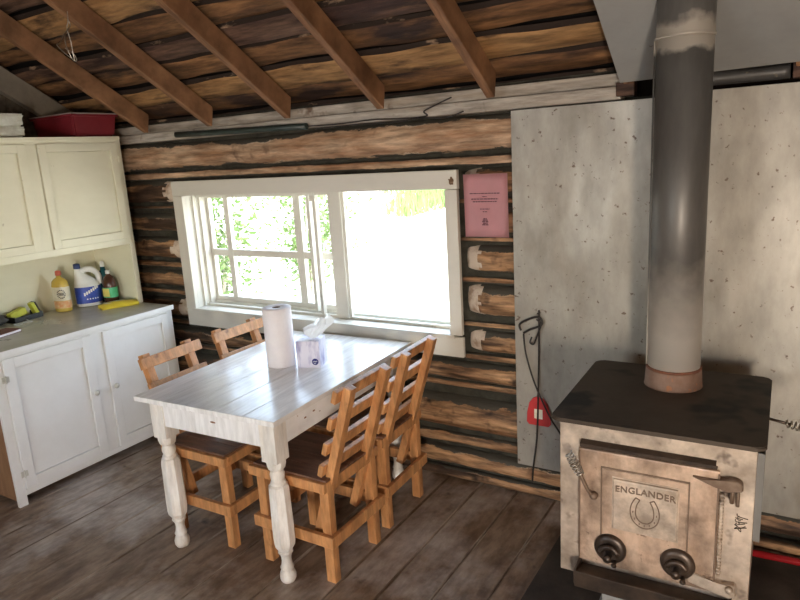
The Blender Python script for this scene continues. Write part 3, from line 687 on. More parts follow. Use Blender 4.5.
panel_door('door', -.662, -.205, .088, .792, xf + .012, 'cabwhite', bc, .05, (-.640, .462), (), 'nickel', 1)
bm = new(); bx(bm, XL + .005, XC, -2.6, YC, .808, .836, 0, .006)
bx(bm, XC - .004, XC + .003, -2.6, YC + .002, .8085, .8385, 1, .003)
tag(obj('countertop', bm, ['counter', 'cabwhite']), 'long grey countertop with a cream edge along the left wall', 'countertop')
hc = thing('wall_cabinet', 'cream upper cabinet with two panelled doors and an open alcove over the counter', 'cabinet', (0, 0, 0))
XH = -3.63; YH = -.170; YH0 = -1.35
bm = new()
bx(bm, XL + .01, XH, YH - .018, YH, .837, 1.885, 0, .002)            # right side to counter
bx(bm, XL + .01, XH, YH0, YH0 + .018, .837, 1.885)
bx(bm, XL + .01, XL + .03, YH0, YH, .837, 1.885)               # back
bx(bm, XL + .01, XH + .004, YH0, YH, 1.868, 1.888, 0, .002)           # top
bx(bm, XL + .01, XH - .002, YH0, YH, 1.232, 1.25)               # bottom
bx(bm, XH - .02, XH, YH - .035, YH - .002, .837, 1.868, 0, .002)
bx(bm, XH - .02, XH, YH0, YH - .035, 1.225, 1.262, 0, .002); bx(bm, XH - .02, XH, YH0, YH - .035, 1.85, 1.868)
bx(bm, XH - .02, XH, -.765, -.705, 1.262, 1.85)
obj('carcass', bm, 'cream', hc)
panel_door('door', -.700, -.205, 1.264, 1.849, XH + .010, 'cream', hc, .045, None, (1.75,), 'cream', 1)
panel_door('door', -1.30, -.770, 1.264, 1.849, XH + .010, 'cream', hc, .045, None, (), 'cream', 1)

# red bin on top
t = thing('storage_bin', 'dark red plastic storage bin with a pale lid on top of the upper cabinet', 'bin', (-3.858, -.300, 1.889))
bm = new()
def tapered(bm, hx0, hy0, hx1, hy1, z0, z1, mi=0, bev=.012):
    vs = []
    for z, hx, hy in ((z0, hx0, hy0), (z1, hx1, hy1)):
        for sx, sy in ((-1, -1), (1, -1), (1, 1), (-1, 1)): vs.append(bm.verts.new((sx * hx, sy * hy, z)))
    fs = [bm.faces.new(vs[0:4][::-1]), bm.faces.new(vs[4:8])] + [bm.faces.new((vs[i], vs[(i + 1) % 4], vs[4 + (i + 1) % 4], vs[4 + i])) for i in range(4)]
    for f in fs: f.material_index = mi
    if bev: bmesh.ops.bevel(bm, geom=list({e for f in fs for e in f.edges}), offset=bev, segments=2, affect='EDGES')
tapered(bm, .190, .135, .208, .150, 0, .128)
bx(bm, -.214, .214, -.156, .156, .116, .130, 0, .004)
obj('tub', bm, 'red', t)
bm = new(); bx(bm, -.216, .216, -.158, .158, .1305, .137, 0, .003); tapered(bm, .17, .12, .16, .11, .137, .141, 0, .002)
obj('lid', bm, 'redlid', t)
# crumpled white trays
t = thing('plastic_tray', 'crumpled white plastic trays stacked at the left end on the upper cabinet', 'tray', (-3.80, -.93, 1.889))
for z0, hh in ((0, .055), (.056, .07)):
    bm = new(); tapered(bm, .13, .20, .14, .215, z0, z0 + hh, 0, .01)
    bmesh.ops.subdivide_edges(bm, edges=bm.edges[:], cuts=3, use_grid_fill=True)
    for v in bm.verts:
        if v.co.z > z0 + .004: v.co += Vector((nz(v.co, 30, 1), nz(v.co, 30, 5), nz(v.co, 30, 9) * .6)) * .008
    obj('tray', bm, 'foil', t)

# ------------------------------------------------------------------ things on the counter
# amber soap bottle
CT = .8375
t = thing('soap_bottle', 'amber soap bottle with a pale label and red cap, left of the bleach jug', 'bottle', (-3.945, -.520, CT), math.radians(10))
bm = new()
lathe(bm, [(.052, 0), (.058, .006), (.059, .06), (.055, .11), (.059, .16), (.053, .19), (.034, .207), (.017, .216), (.016, .232)], seg=28, sy=.72)
obj('body', bm, 'amber', t)
bm = new(); lathe(bm, [(.017, .228), (.018, .232), (.017, .254), (.010, .258), (.0, .259)], seg=20); obj('cap', bm, 'capred', t)
def label_strip(bm, rx_, ry_, z0, z1, a0, a1, mi=0, off=.001, seg=12):
    prev = None
    for k in range(seg + 1):
        a = a0 + (a1 - a0) * k / seg
        p = [bm.verts.new(((rx_ + o_) * math.cos(a), (ry_ + o_) * math.sin(a), z)) for o_ in (0, off) for z in (z0, z1)]
        if prev:
            for q in ((0, 1, 1, 0), ): pass
            f = bm.faces.new((prev[2], p[2], p[3], prev[3])); f.material_index = mi
            f = bm.faces.new((prev[0], prev[1], p[1], p[0])); f.material_index = mi
            f = bm.faces.new((prev[1], prev[3], p[3], p[1])); f.material_index = mi
            f = bm.faces.new((prev[0], p[0], p[2], prev[2])); f.material_index = mi
        prev = p
bm = new(); label_strip(bm, .0595, .0430, .072, .158, -2.2, .45); lb = obj('label', bm, 'labelpale', t)
bm = new(); label_strip(bm, .0595, .0430, .024, .070, -2.2, .45)
obj('lower_label', bm, 'labelorange', t)
bm = new()
for k in range(14):       # dark ring of illegible print
    a = 2 * math.pi * k / 14; ang = -.9 + .42 * math.cos(a); zz = .115 + .025 * math.sin(a)
    box(bm, (.0607 * math.cos(ang), .0442 * math.sin(ang), zz), (.002, .007, .006), Matrix.Rotation(ang, 3, 'Z'))
for k in range(5):
    ang = -.9 + (k - 2) * .12; box(bm, (.0607 * math.cos(ang), .0442 * math.sin(ang), .115), (.002, .004, .018), Matrix.Rotation(ang, 3, 'Z'))
obj('label_print', bm, 'blackprint', lb)
# bleach jug
t = thing('bleach_jug', 'white bleach jug with loop handle, blue label and dark blue cap', 'jug', (-3.925, -.352, CT), math.radians(62))
bm = new()   # handle on local +x, neck toward -x
lathe(bm, [(.070, 0), (.078, .008), (.079, .05), (.079, .125), (.074, .15)], seg=32, sy=.68)
# shoulder leaning toward the neck
rings = []
for zc_, rxx, ryy, cx_ in ((.148, .074, .050, 0), (.172, .058, .045, -.012), (.198, .040, .036, -.026), (.222, .024, .024, -.040), (.238, .018, .018, -.044), (.252, .018, .018, -.044)):
    rings.append([bm.verts.new((cx_ + rxx * math.cos(2 * math.pi * k / 24), ryy * math.sin(2 * math.pi * k / 24), zc_)) for k in range(24)])
for a, b in zip(rings, rings[1:]):
    for k in range(24): bm.faces.new((a[k], a[(k + 1) % 24], b[(k + 1) % 24], b[k])).smooth = True
bm.faces.new(rings[-1])
obj('body', bm, 'jug', t)
bm = new(); tube(bm, smooth([(-.030, 0, .216), (.005, 0, .236), (.048, 0, .224), (.074, 0, .185), (.070, 0, .135)]), .0185, 14); obj('handle', bm, 'jug', t)
bm = new(); lathe(bm, [(.020, .246), (.021, .250), (.020, .276), (.012, .279), (0, .279)], (-.044, 0, 0), seg=20); obj('cap', bm, 'bluecap', t)
bm = new(); label_strip(bm, .0795, .0542, .022, .128, -2.9, -.05, seg=20); lb = obj('label', bm, 'bluelabel', t)
bm = new()
for k in range(7):
    ang = -1.9 + k * .17; r1, r2 = .0815, .0562
    th = math.atan2(math.sin(ang) / r2, math.cos(ang) / r1)
    box(bm, (r1 * math.cos(ang), r2 * math.sin(ang), .082 + .007 * k), (.002, .010, .020), Matrix.Rotation(th, 3, 'Z'))
for k in range(5):
    ang = -1.75 + k * .2; box(bm, (.0815 * math.cos(ang), .0562 * math.sin(ang), .050), (.002, .008, .007), Matrix.Rotation(math.atan2(math.sin(ang) / .0562, math.cos(ang) / .0815), 3, 'Z'))
obj('label_print', bm, 'whitecap', lb)
# teal bottle behind
t = thing('teal_bottle', 'teal bottle with a white cap in the alcove corner behind the jug', 'bottle', (-3.925, -.226, CT))
bm = new(); lathe(bm, [(.030, 0), (.034, .006), (.034, .16), (.030, .19), (.016, .215), (.013, .235)], seg=24); obj('body', bm, 'teal', t)
bm = new(); lathe(bm, [(.014, .232), (.015, .236), (.014, .262), (.008, .27), (0, .271)], seg=18); obj('cap', bm, 'whitecap', t)
# dark brown bottle
t = thing('cleaner_bottle', 'dark brown bottle with a green and yellow label, rightmost on the counter', 'bottle', (-3.822, -.262, CT))
bm = new(); lathe(bm, [(.044, 0), (.049, .006), (.049, .115), (.046, .145), (.032, .175), (.015, .19), (.014, .20)], seg=26, sy=.85); obj('body', bm, 'brownb', t)
bm = new(); lathe(bm, [(.015, .196), (.016, .199), (.015, .218), (0, .220)], seg=18); obj('cap', bm, 'whitecap', t)
bm = new(); label_strip(bm, .0495, .0422, .045, .110, -2.4, 1.0, seg=18); lb = obj('label', bm, 'glabel', t)
bm = new(); label_strip(bm, .0510, .0437, .052, .104, -2.1, -.85, seg=8); obj('label_panel', bm, 'ylabel', lb)
# yellow packet lying on the counter
t = thing('yellow_packet', 'flat yellow packet lying on the counter in front of the bottles', 'packet', (-3.690, -.310, CT), math.radians(-20))
bm = new(); n_ = 10; rows = []
for i in range(n_ + 1):
    row = []
    for j in range(7):
        u, v = i / n_ - .5, j / 6 - .5
        row.append(bm.verts.new((v * .105 + .02 * u, u * .22, .014 + .020 * (1 - (2 * v) ** 2) * (1 - (1.7 * u) ** 2 * .6) + .004 * nz((u * 9, v * 9, 2)))))
    rows.append(row)
for i in range(n_):
    for j in range(6): bm.faces.new((rows[i][j], rows[i + 1][j], rows[i + 1][j + 1], rows[i][j + 1])).smooth = True
r = bmesh.ops.extrude_face_region(bm, geom=bm.faces[:])
for v in [e for e in r['geom'] if isinstance(e, bmesh.types.BMVert)]: v.co.z = .0
obj('wrapper', bm, 'yellow', t)
bm = new(); box(bm, (-.015, -.02, .0305), (.045, .13, .0015), Matrix.Rotation(.1, 3, 'Z')); obj('print_band', bm, 'labelpale', t)

# black tray with lime packet and cloth
t = thing('black_tray', 'small black tray at the back of the counter, left of the amber bottle', 'tray', (-3.99, -.765, CT), math.radians(8))
bm = new(); bx(bm, -.06, .06, -.085, .10, 0, .006)
bx(bm, .054, .06, -.085, .10, .006, .030); bx(bm, -.06, -.054, -.085, .10, .006, .030); bx(bm, -.054, .054, .094, .10, .006, .034); bx(bm, -.054, .054, -.085, -.079, .006, .034)
obj('tray', bm, 'black', t)
bm = new(); box(bm, (-3.985, -.79, CT + .043), (.05, .10, .042), Matrix.Rotation(.25, 3, 'X'), 0, .006)
tag(obj('lime_packet', bm, 'lime'), 'lime yellow packet standing in the small black tray', 'packet')
bm = new(); box(bm, (-3.965, -.697, CT + .055), (.045, .022, .082), Matrix.Rotation(.35, 3, 'X'), 0, .003)
box(bm, (-3.965, -.680, CT + .057), (.046, .006, .086), Matrix.Rotation(.35, 3, 'X'), 1, .001)
tag(obj('sponge_holder', bm, ['lime', 'black']), 'upright yellow packet with a black edge leaning in the tray', 'packet')
bm = new()
bmesh.ops.create_icosphere(bm, subdivisions=3, radius=1)
for v in bm.verts:
    c = v.co.copy(); k = 1 + .35 * nz(c, 2.2, 4)
    v.co = Vector((-3.975 + c.x * .045 * k, -.955 + c.y * .10 * k, CT + max(0.0, .030 + c.z * .036 * k)))
for f in bm.faces: f.smooth = True
tag(obj('dark_cloth', bm, 'greycloth'), 'crumpled dark grey cloth on the counter left of the black tray', 'cloth')
# glasses-like clear things and a paper
bm = new()
for c, r_ in (((-3.86, -.80), .024), ((-3.85, -.865), .024)):
    tube(bm, [(c[0] + r_ * .8 * math.cos(a * .4488), c[1] + r_ * math.sin(a * .4488), CT + .006) for a in range(15)], .0025, 6, cap=False)
tube(bm, smooth([(-3.875, -.78, CT + .006), (-3.93, -.775, CT + .01), (-3.97, -.785, CT + .006)]), .002, 6)
tube(bm, smooth([(-3.865, -.89, CT + .006), (-3.92, -.90, CT + .01), (-3.95, -.895, CT + .006)]), .002, 6)
tube(bm, [(-3.855, -.84, CT + .008), (-3.855, -.825, CT + .008)], .002, 6)
tag(obj('eyeglasses', bm, 'whitecap'), 'pale wire eyeglasses lying on the counter before the black tray', 'eyeglasses')
bm = new(); box(bm, (-3.84, -.87, CT + .0012), (.12, .24, .002), Matrix.Rotation(.2, 3, 'Z'))
tag(obj('paper', bm, 'counter'), 'greyish sheet of paper under the eyeglasses', 'paper')
t = thing('book', 'maroon covered book with white pages at the left end of the counter', 'book', (-3.72, -1.035, CT), math.radians(14))
bm = new(); bx(bm, -.055, .053, -.09, .088, .002, .014); obj('pages', bm, 'paper', t)
bm = new(); bx(bm, -.058, .056, -.093, .093, .0142, .017, 0, .001); bx(bm, -.058, .056, -.093, .093, 0, .0018); bx(bm, -.060, -.056, -.093, .093, 0, .017); obj('cover', bm, 'maroon', t)

# ------------------------------------------------------------------ table
tb = thing('dining_table', 'white painted farmhouse table with turned legs and chipped paint by the window', 'table', (-2.029, -.635, 0), .040)
TW, TL = .769 / 2, 1.091 / 2
bm = new()
nb = 5
for i in range(nb):
    a = -TW + 2 * TW * i / nb; b = -TW + 2 * TW * (i + 1) / nb
    bx(bm, a + .0006, b - .0006, -TL, TL, .718, .740, 0, .0022)
obj('tabletop', bm, 'tablepaint', tb)
bm = new(); ai = .041
bx(bm, -TW + ai + .03, TW - ai - .03, -TL + ai + .007, -TL + ai + .026, .60, .717)
bx(bm, -TW + ai + .03, TW - ai - .03, TL - ai - .026, TL - ai - .007, .60, .717)
bx(bm, -TW + ai + .007, -TW + ai + .026, -TL + ai + .03, TL - ai - .03, .60, .717)
bx(bm, TW - ai - .026, TW - ai - .007, -TL + ai + .03, TL - ai - .03, .60, .717)
ap = obj('apron', bm, 'tablepaint', tb)
def chip( x, y, z, w, h, axis):
    bm = new(); n_ = 8; ring = []
    for k in range(n_):
        a = 2 * math.pi * k / n_; rr_ = .75 + .35 * nz((k, x * 7, z * 9))
        p = (x + w / 2 * math.cos(a) * rr_, y, z + h / 2 * math.sin(a) * rr_) if axis == 'y' else (x, y + w / 2 * math.cos(a) * rr_, z + h / 2 * math.sin(a) * rr_)
        ring.append(bm.verts.new(p))
    f = bm.faces.new(ring)
    e = bmesh.ops.extrude_face_region(bm, geom=[f])
    for v in [q for q in e['geom'] if isinstance(q, bmesh.types.BMVert)]:
        if axis == 'y': v.co.y -= .0008
        else: v.co.x += .0008
    obj('paint_chip', bm, 'brownchip', ap)
chip(.02, -TL + ai + .0068, .664, .042, .010, 'y'); chip(-.10, -TL + ai + .0068, .694, .05, .008, 'y')
chip(TW - ai - .0068, -.30, .655, .022, .010, 'x'); chip(TW - ai - .0068, -.24, .662, .022, .010, 'x'); chip(TW - ai - .0068, -.20, .645, .012, .005, 'x')
def table_leg(sx, sy):
    bm = new(); cx_ = sx * (TW - ai - .038); cy_ = sy * (TL - ai - .038)
    bx(bm, cx_ - .038, cx_ + .038, cy_ - .038, cy_ + .038, .540, .717, 0, .002)
    # square block tapering to the neck
    def sq(prof, seg=8, rot=math.pi / 8, smooth=False): lathe(bm, prof, (cx_, cy_, 0), seg, rot=rot, smooth=smooth)
    sq([(.041, .541), (.041, .530), (.036, .510), (.028, .500)])
    lathe(bm, [(.027, .502), (.024, .498), (.027, .492), (.030, .480), (.029, .466), (.026, .456), (.025, .452), (.031, .448), (.033, .441), (.030, .436)], (cx_, cy_, 0), 24)
    sq([(.032, .438), (.041, .430), (.043, .415), (.046, .24), (.046, .190), (.043, .170), (.031, .150), (.026, .142)])
    lathe(bm, [(.026, .144), (.030, .140), (.031, .134), (.025, .128), (.021, .112), (.020, .096), (.024, .075), (.029, .066), (.026, .060), (.024, .055), (.030, .045), (.034, .030), (.033, .014), (.026, 0)], (cx_, cy_, 0), 24)
    return obj('leg', bm, 'legpaint', tb)
for sx in (-1, 1):
    for sy in (-1, 1): table_leg(sx, sy)

# paper towel roll
t = thing('paper_towel_roll', 'white paper towel roll standing on the table', 'paper towel roll', (-2.065, -.612, .740))
bm = new()
seg = 48; prof = [(.020, .0), (.066, .0), (.0675, .003), (.0675, .277), (.066, .280), (.020, .280)]
rings = [[bm.verts.new((r * math.cos(2 * math.pi * k / seg), r * math.sin(2 * math.pi * k / seg), z)) for k in range(seg)] for r, z in prof]
for a, b in zip(rings, rings[1:] + rings[:1]):
    for k in range(seg): bm.faces.new((a[k], a[(k + 1) % seg], b[(k + 1) % seg], b[k])).smooth = True
obj('roll', bm, 'paper', t)
bm = new()
prof = [(.0175, .0), (.0198, .0), (.0198, .279), (.0175, .279)]
rings = [[bm.verts.new((r * math.cos(2 * math.pi * k / seg), r * math.sin(2 * math.pi * k / seg), z)) for k in range(seg)] for r, z in prof]
for a, b in zip(rings, rings[1:] + rings[:1]):
    for k in range(seg): bm.faces.new((a[k], a[(k + 1) % seg], b[(k + 1) % seg], b[k])).smooth = True
obj('core', bm, 'card', t)
# tissue box
t = thing('tissue_box', 'lilac patterned tissue box with a white tissue pulled up, beside the paper towels', 'tissue box', (-1.925, -.555, .740), math.radians(22))
bm = new(); bx(bm, -.056, .056, -.056, .056, 0, .128, 0, .002); bxo = obj('carton', bm, 'tissuebox', t)
bm = new()
lathe(bm, [(.0, 0), (.0155, 0), (.0155, .0012), (0, .0012)], (.032, -.0565, .030), 24, axis=Matrix.Rotation(math.pi / 2, 3, 'X')); lg = obj('round_logo', bm, 'navy', bxo)
bm = new(); tube(bm, smooth([(.022, -.0582, .028), (.027, -.0582, .034), (.032, -.0582, .029), (.037, -.0582, .034), (.042, -.0582, .030)], 5), .0014, 6)
tube(bm, smooth([(.025, -.0582, .024), (.031, -.0582, .022), (.038, -.0582, .025)], 5), .001, 6); obj('logo_mark', bm, 'whitecap', lg)
bm = new(); n_ = 26; rows = []; NS = 72
for i in range(n_ + 1):
    row = []
    for j in range(NS):
        v = i / n_; a = 2 * math.pi * j / NS
        w_ = .012 + .056 * math.sin(min(v * 1.25, 1.0) * math.pi * .5) ** 1.3 - .030 * max(0, v - .72) / .28
        ripple = 1 + .16 * math.sin(a * 5 + v * 3) + .10 * math.sin(a * 9 - v * 5) + .25 * nz((math.cos(a) * 2, math.sin(a) * 2, v * 3))
        cx_ = .012 + .040 * v ** .9; cz_ = .126 + .088 * v
        row.append(bm.verts.new((cx_ + w_ * math.cos(a) * ripple, w_ * .62 * math.sin(a) * ripple, cz_ + .022 * math.cos(a) * v * ripple + .010 * math.sin(a * 4) * v * v)))
    rows.append(row)
for i in range(n_):
    for j in range(NS): bm.faces.new((rows[i][j], rows[i][(j + 1) % NS], rows[i + 1][(j + 1) % NS], rows[i + 1][j])).smooth = True
obj('tissue', bm, 'tissue', t)

# ------------------------------------------------------------------ chairs (front faces local -x, back at +x)
def make_chair(label, loc, rotz):
    t = thing('dining_chair', label, 'chair', loc, rotz, 'pine chairs around the white table')
    hx, hy, lw = .190, .170, .044
    for sx in (-1, 1):
        for sy in (-1, 1):
            bm = new()
            x0, y0 = sx * hx, sy * hy
            bx(bm, x0 - sx * lw, x0, y0 - sy * (lw - .006), y0, 0, .448, 0, .003)
            obj('leg', bm, 'chair', t)
    bm = new()   # seat frame round the legs
    for sy in (-1, 1): bx(bm, -hx - .022, hx, sy * (hy + .001), sy * (hy + .022), .408, .450, 0, .004)
    bx(bm, -(hx + .022), -(hx + .001), -hy, hy, .408, .450, 0, .004)
    bx(bm, hx - .020, hx - .002, -hy + .04, hy - .04, .400, .447)
    obj('seat_frame', bm, 'chair', t)
    bm = new()
    for i in range(4):
        a = -hy - .004 + (2 * hy + .008) * i / 4; b = a + (2 * hy + .008) / 4
        bx(bm, -hx - .006, hx - .002, a + .0006, b - .0006, .4485, .458, 0, .002)
    obj('seat', bm, 'chairseat', t)
    for sy in (-1, 1):
        bm = new(); bx(bm, -hx - .020, hx + .020, sy * (hy + .001), sy * (hy + .021), .172, .222, 0, .003); obj('stretcher', bm, 'chair', t)
    for sx in (-1, 1):
        bm = new(); bx(bm, sx * (hx + .001), sx * (hx + .021), -hy, hy, .172, .222, 0, .003); obj('stretcher', bm, 'chair', t)
    a0 = Vector((.095, 0, .185)); a1 = Vector((.305, 0, .845)); d = (a1 - a0).normalized(); nn = Vector((-d.z, 0, d.x))   # toward the seat side
    for sy in (-1, 1):
        bm = new(); yy = sy * (hy - lw - .016 + .012)
        yy = sy * .124
        beam(bm, a0 + Vector((0, yy, 0)), a1 + Vector((0, yy, 0)), .040, .036, 0, .003, upv=(1, 0, 0))
        obj('back_post', bm, 'chair', t)
    R = Matrix(((nn.x, 0, d.x), (0, 1, 0), (nn.z, 0, d.z)))
    for k, zz in enumerate((.806, .692, .582, .485)):
        bm = new(); tt = (zz - a0.z) / (a1.z - a0.z); c = a0 + (a1 - a0) * tt + nn * (.018 + .011)
        box(bm, c, (.022, .345 if k else .355, .052), R, 0, .0035)
        obj('back_slat', bm, 'chair', t)
    return t
c0 = make_chair('pine ladder-back chair, front right of the table, nearest the viewer', (-1.703, -.852, 0), 0.0)
dup(c0, (-1.722, -.425, 0), math.radians(2), 'pine ladder-back chair on the right side of the table, close to the log wall')
dup(c0, (-2.262, -.862, 0), math.radians(180 + 1), 'pine chair on the cabinet side of the table, farther from the window')
dup(c0, (-2.262, -.425, 0), math.radians(180 - 1.5), 'pine chair on the cabinet side, under the window, behind the paper towels')

# ------------------------------------------------------------------ stove
st = thing('wood_stove', 'pale weathered wood stove with black top, nameplate door and draft knobs', 'stove', (-.353, -.588, 0), .02)
HZ = .828
def rrect(hx, hy, r, n_=6):
    pts = []
    for cx_, cy_, a0 in ((hx - r, hy - r, 0), (-hx + r, hy - r, 90), (-hx + r, -hy + r, 180), (hx - r, -hy + r, 270)):
        for k in range(n_ + 1):
            a = math.radians(a0 + 90 * k / n_); pts.append((cx_ + r * math.cos(a), cy_ + r * math.sin(a)))
    return pts
bm = new(); prism(bm, rrect(.308, .3125, .03), 'z', HZ - .014, HZ)
bmesh.ops.bevel(bm, geom=[e for e in bm.edges if abs(e.verts[0].co.z - e.verts[1].co.z) < 1e-6], offset=.003, segments=2, affect='EDGES')
obj('top_plate', bm, 'stovetop', st)
FY = -.285
bm = new()
bx(bm, -.283, .285, FY, .285, .262, HZ - .0145, 0, .003)
obj('body', bm, 'stovebody', st)
bm = new()  # side shield, right
bx(bm, .300, .304, FY + .002, .22, .52, HZ - .03); 
for yy in (-.15, .15): bx(bm, .285, .3005, yy - .01, yy + .01, .60, .62)
bx(bm, .2855, .300, FY + .004, FY + .008, .52, HZ - .03)
obj('side_shield', bm, 'shield', st)
bm = new(); bx(bm, -.17, .19, -.17, .20, 0.02, .262, 0, .004); bx(bm, -.20, .22, -.20, .22, .0, .02)
obj('pedestal', bm, 'metalroof', st)
# front frame + door
bm = new()
prism(bm, [(FY, .757), (FY - .022, .749), (FY - .022, .740), (FY, .740)], 'x', -.212, .182); prism(bm, [(FY, .7395), (FY - .018, .7395), (FY - .018, .736), (FY, .734)], 'x', -.212, .186)
obj('door_hood', bm, 'darkiron', st)
dr = thing_door = None
bm = new(); bx(bm, -.216, .194, FY - .016, FY - .002, .330, .730, 0, .004)
door = obj('door', bm, 'stove', st)
bm = new(); yv = FY - .020
bx(bm, -.146, -.142, yv, yv + .005, .432, .675, 0, .001); bx(bm, .112, .116, yv, yv + .005, .392, .675, 0, .001); bx(bm, -.146, .116, yv, yv + .005, .675, .680, 0, .001)
bx(bm, -.216, -.211, yv, yv + .005, .338, .722, 0, .001); bx(bm, .189, .194, yv, yv + .005, .338, .722, 0, .001)
obj('door_moulding', bm, 'engraved', door)
bm = new(); bx(bm, -.138, .108, yv + .001, yv + .005, .42, .672, 0, .002)
obj('door_panel', bm, 'stove', door)
bm = new(); bx(bm, -.106, .084, FY - .029, FY - .016, .476, .650, 0, .004)
bx(bm, -.110, .088, FY - .0205, FY - .0165, .472, .654, 0, .001)
npl = obj('nameplate', bm, 'nameplate', door)
def text_mesh(body, size, loc, extrude, material, parent, bend=0):
    cu = bpy.data.curves.new('lettering', 'FONT'); cu.body = body; cu.size = size; cu.extrude = extrude; cu.align_x = 'CENTER'; cu.align_y = 'CENTER'
    cu.space_character = 1.08; cu.offset = .0006
    tmp = bpy.data.objects.new('lettering', cu); COL.objects.link(tmp)
    dg = bpy.context.evaluated_depsgraph_get(); me = bpy.data.meshes.new_from_object(tmp.evaluated_get(dg))
    bpy.data.objects.remove(tmp)
    for v in me.vertices:
        x_, y_, z_ = v.co
        v.co = (loc[0] + x_, loc[1] - z_, loc[2] + y_ - bend * x_ * x_)
    me.name = 'lettering'; me.materials.clear(); me.materials.append(M[material])
    o = bpy.data.objects.new('lettering', me); COL.objects.link(o); o.parent = parent
    return o
text_mesh('ENGLANDER', .0290, (-.010, FY - .0295, .622), .0018, 'engraved', npl, bend=.5)
bm = new(); U = [(-.027, .050), (-.039, .026), (-.043, .0), (-.036, -.028), (-.018, -.045), (0, -.050), (.018, -.045), (.036, -.028), (.043, .0), (.039, .026), (.027, .050)]
V = [(-.015, .044), (-.024, .024), (-.027, .0), (-.023, -.018), (-.012, -.030), (0, -.033), (.012, -.030), (.023, -.018), (.027, .0), (.024, .024), (.015, .044)]
for q in (U, V): tube(bm, smooth([(-.009 + x_, FY - .0295, .551 + z_) for x_, z_ in q], 4), .0019, 6)
for k in (0, -1): tube(bm, [(-.009 + U[k][0], FY - .0295, .551 + U[k][1]), (-.009 + V[k][0], FY - .0295, .551 + V[k][1])], .0019, 6)
for q in range(2, 9):
    mx_, mz_ = (U[q][0] + V[q][0]) / 2, (U[q][1] + V[q][1]) / 2; box(bm, (-.009 + mx_, FY - .0295, .551 + mz_), (.003, .002, .006))
obj('horseshoe', bm, 'engraved', npl)
# draft knobs
AX = Matrix.Rotation(math.pi / 2, 3, 'X')     # local z -> -y
for kx, kz in ((-.113, .398), (.090, .402)):
    bm = new(); lathe(bm, [(.0, -.002), (.050, -.002), (.051, .006), (.046, .013), (.030, .018), (.022, .014), (.0, .014)], (kx, FY - .018, kz), 36, axis=AX)
    kn = obj('draft_knob', bm, 'darkiron', door)
    bm = new(); lathe(bm, [(.010, .0), (.010, .030), (.013, .034), (.013, .040), (.0, .042)], (kx, FY - .030, kz - .012), 18, axis=AX)
    tube(bm, [(kx + .026 * math.cos(a * math.pi / 10), FY - .042, kz - .006 + .022 * math.sin(a * math.pi / 10)) for a in range(11)], .008, 8)
    lathe(bm, [(.006, .0), (.006, .018), (.009, .022), (.0, .026)], (kx + .020, FY - .038, kz - .034), 12, axis=AX)
    obj('knob_grip', bm, 'darkiron', kn)
# spring door handle
def coil(bm, a, b, R, r, turns, mi=0):
    a = Vector(a); b = Vector(b); d = (b - a).normalized(); s_ = d.orthogonal().normalized(); t_ = d.cross(s_); n_ = turns * 12
    tube(bm, [a + (b - a) * (k / n_) + (s_ * math.cos(2 * math.pi * k / 12) + t_ * math.sin(2 * math.pi * k / 12)) * R * (1 - .25 * abs(2 * k / n_ - 1)) for k in range(n_ + 1)], r, 6)
bm = new(); tube(bm, smooth([(-.168, FY - .018, .577), (-.178, FY - .035, .590), (-.195, FY - .045, .632), (-.203, FY - .048, .655)]), .006, 8)
lathe(bm, [(.0, -.004), (.013, -.004), (.013, .010), (.006, .016), (.0, .016)], (-.167, FY - .018, .575), 18, axis=AX)
hd = obj('door_handle', bm, 'engraved', door)
bm = new(); coil(bm, (-.201, FY - .048, .652), (-.238, FY - .062, .728), .0150, .0026, 7)
obj('spring_grip', bm, 'chrome', hd)
# hinges at the right
bm = new(); prism(bm, [(.118, .706), (.20, .706), (.218, .716), (.240, .716), (.254, .706), (.256, .684), (.215, .674), (.18, .686)], 'y', FY - .030, FY - .001)
bmesh.ops.bevel(bm, geom=bm.edges[:], offset=.004, segments=1, affect='EDGES')
tube(bm, [(.228, FY - .020, .70), (.228, FY - .020, .640)], .006, 8); tube(bm, [(.243, FY - .014, .68), (.243, FY - .014, .630)], .005, 8)
obj('hinge', bm, 'engraved', st)
bm = new(); prism(bm, [(.11, .392), (.20, .368), (.250, .375), (.254, .340), (.235, .325), (.12, .350)], 'y', FY - .026, FY - .001)
bmesh.ops.bevel(bm, geom=bm.edges[:], offset=.004, segments=1, affect='EDGES')
lathe(bm, [(.0, 0), (.012, 0), (.010, .010), (.0, .012)], (.235, FY - .026, .360), 16, axis=AX)
obj('hinge', bm, 'stovebody', st)
bm = new(); tube(bm, [(.201, FY - .008, .39), (.201, FY - .008, .66)], .006, 8)
for k in range(24):
    zz = .395 + k * .0112; lathe(bm, [(.007, 0), (.0085, .003), (.007, .006)], (.201, FY - .008, zz), 10)
obj('rope_gasket', bm, 'stovebody', st)
# ash shelf
bm = new()
bx(bm, -.212, .240, FY - .085, FY - .001, .300, .308, 0, .002); bx(bm, -.212, .240, FY - .088, FY - .082, .272, .328, 0, .002)
bx(bm, -.215, -.209, FY - .085, FY, .280, .330); bx(bm, .237, .243, FY - .085, FY, .280, .330)
obj('ash_shelf', bm, 'darkiron', st)
# side lever at right with spring grip
bm = new(); tube(bm, [(.285, .06, .775), (.372, .04, .768)], .005, 8); lv = obj('damper_lever', bm, 'darkiron', st)
bm = new(); coil(bm, (.355, .044, .769), (.455, .022, .762), .0145, .0026, 8); obj('spring_grip', bm, 'chrome', lv)
# drips and stains of weld at the top right of the front
bm = new()
for k in range(9):
    a = k * 1.9; tube(bm, smooth([(.243 + .006 * math.sin(a), FY - .001, .60 - k * .006), (.246 + .014 * math.sin(a * 1.7), FY - .0015, .592 - k * .006), (.262 + .01 * math.cos(a), FY - .001, .588 - k * .004)], 4), .0013, 5)
obj('scribbled_mark', bm, 'darkiron', st)

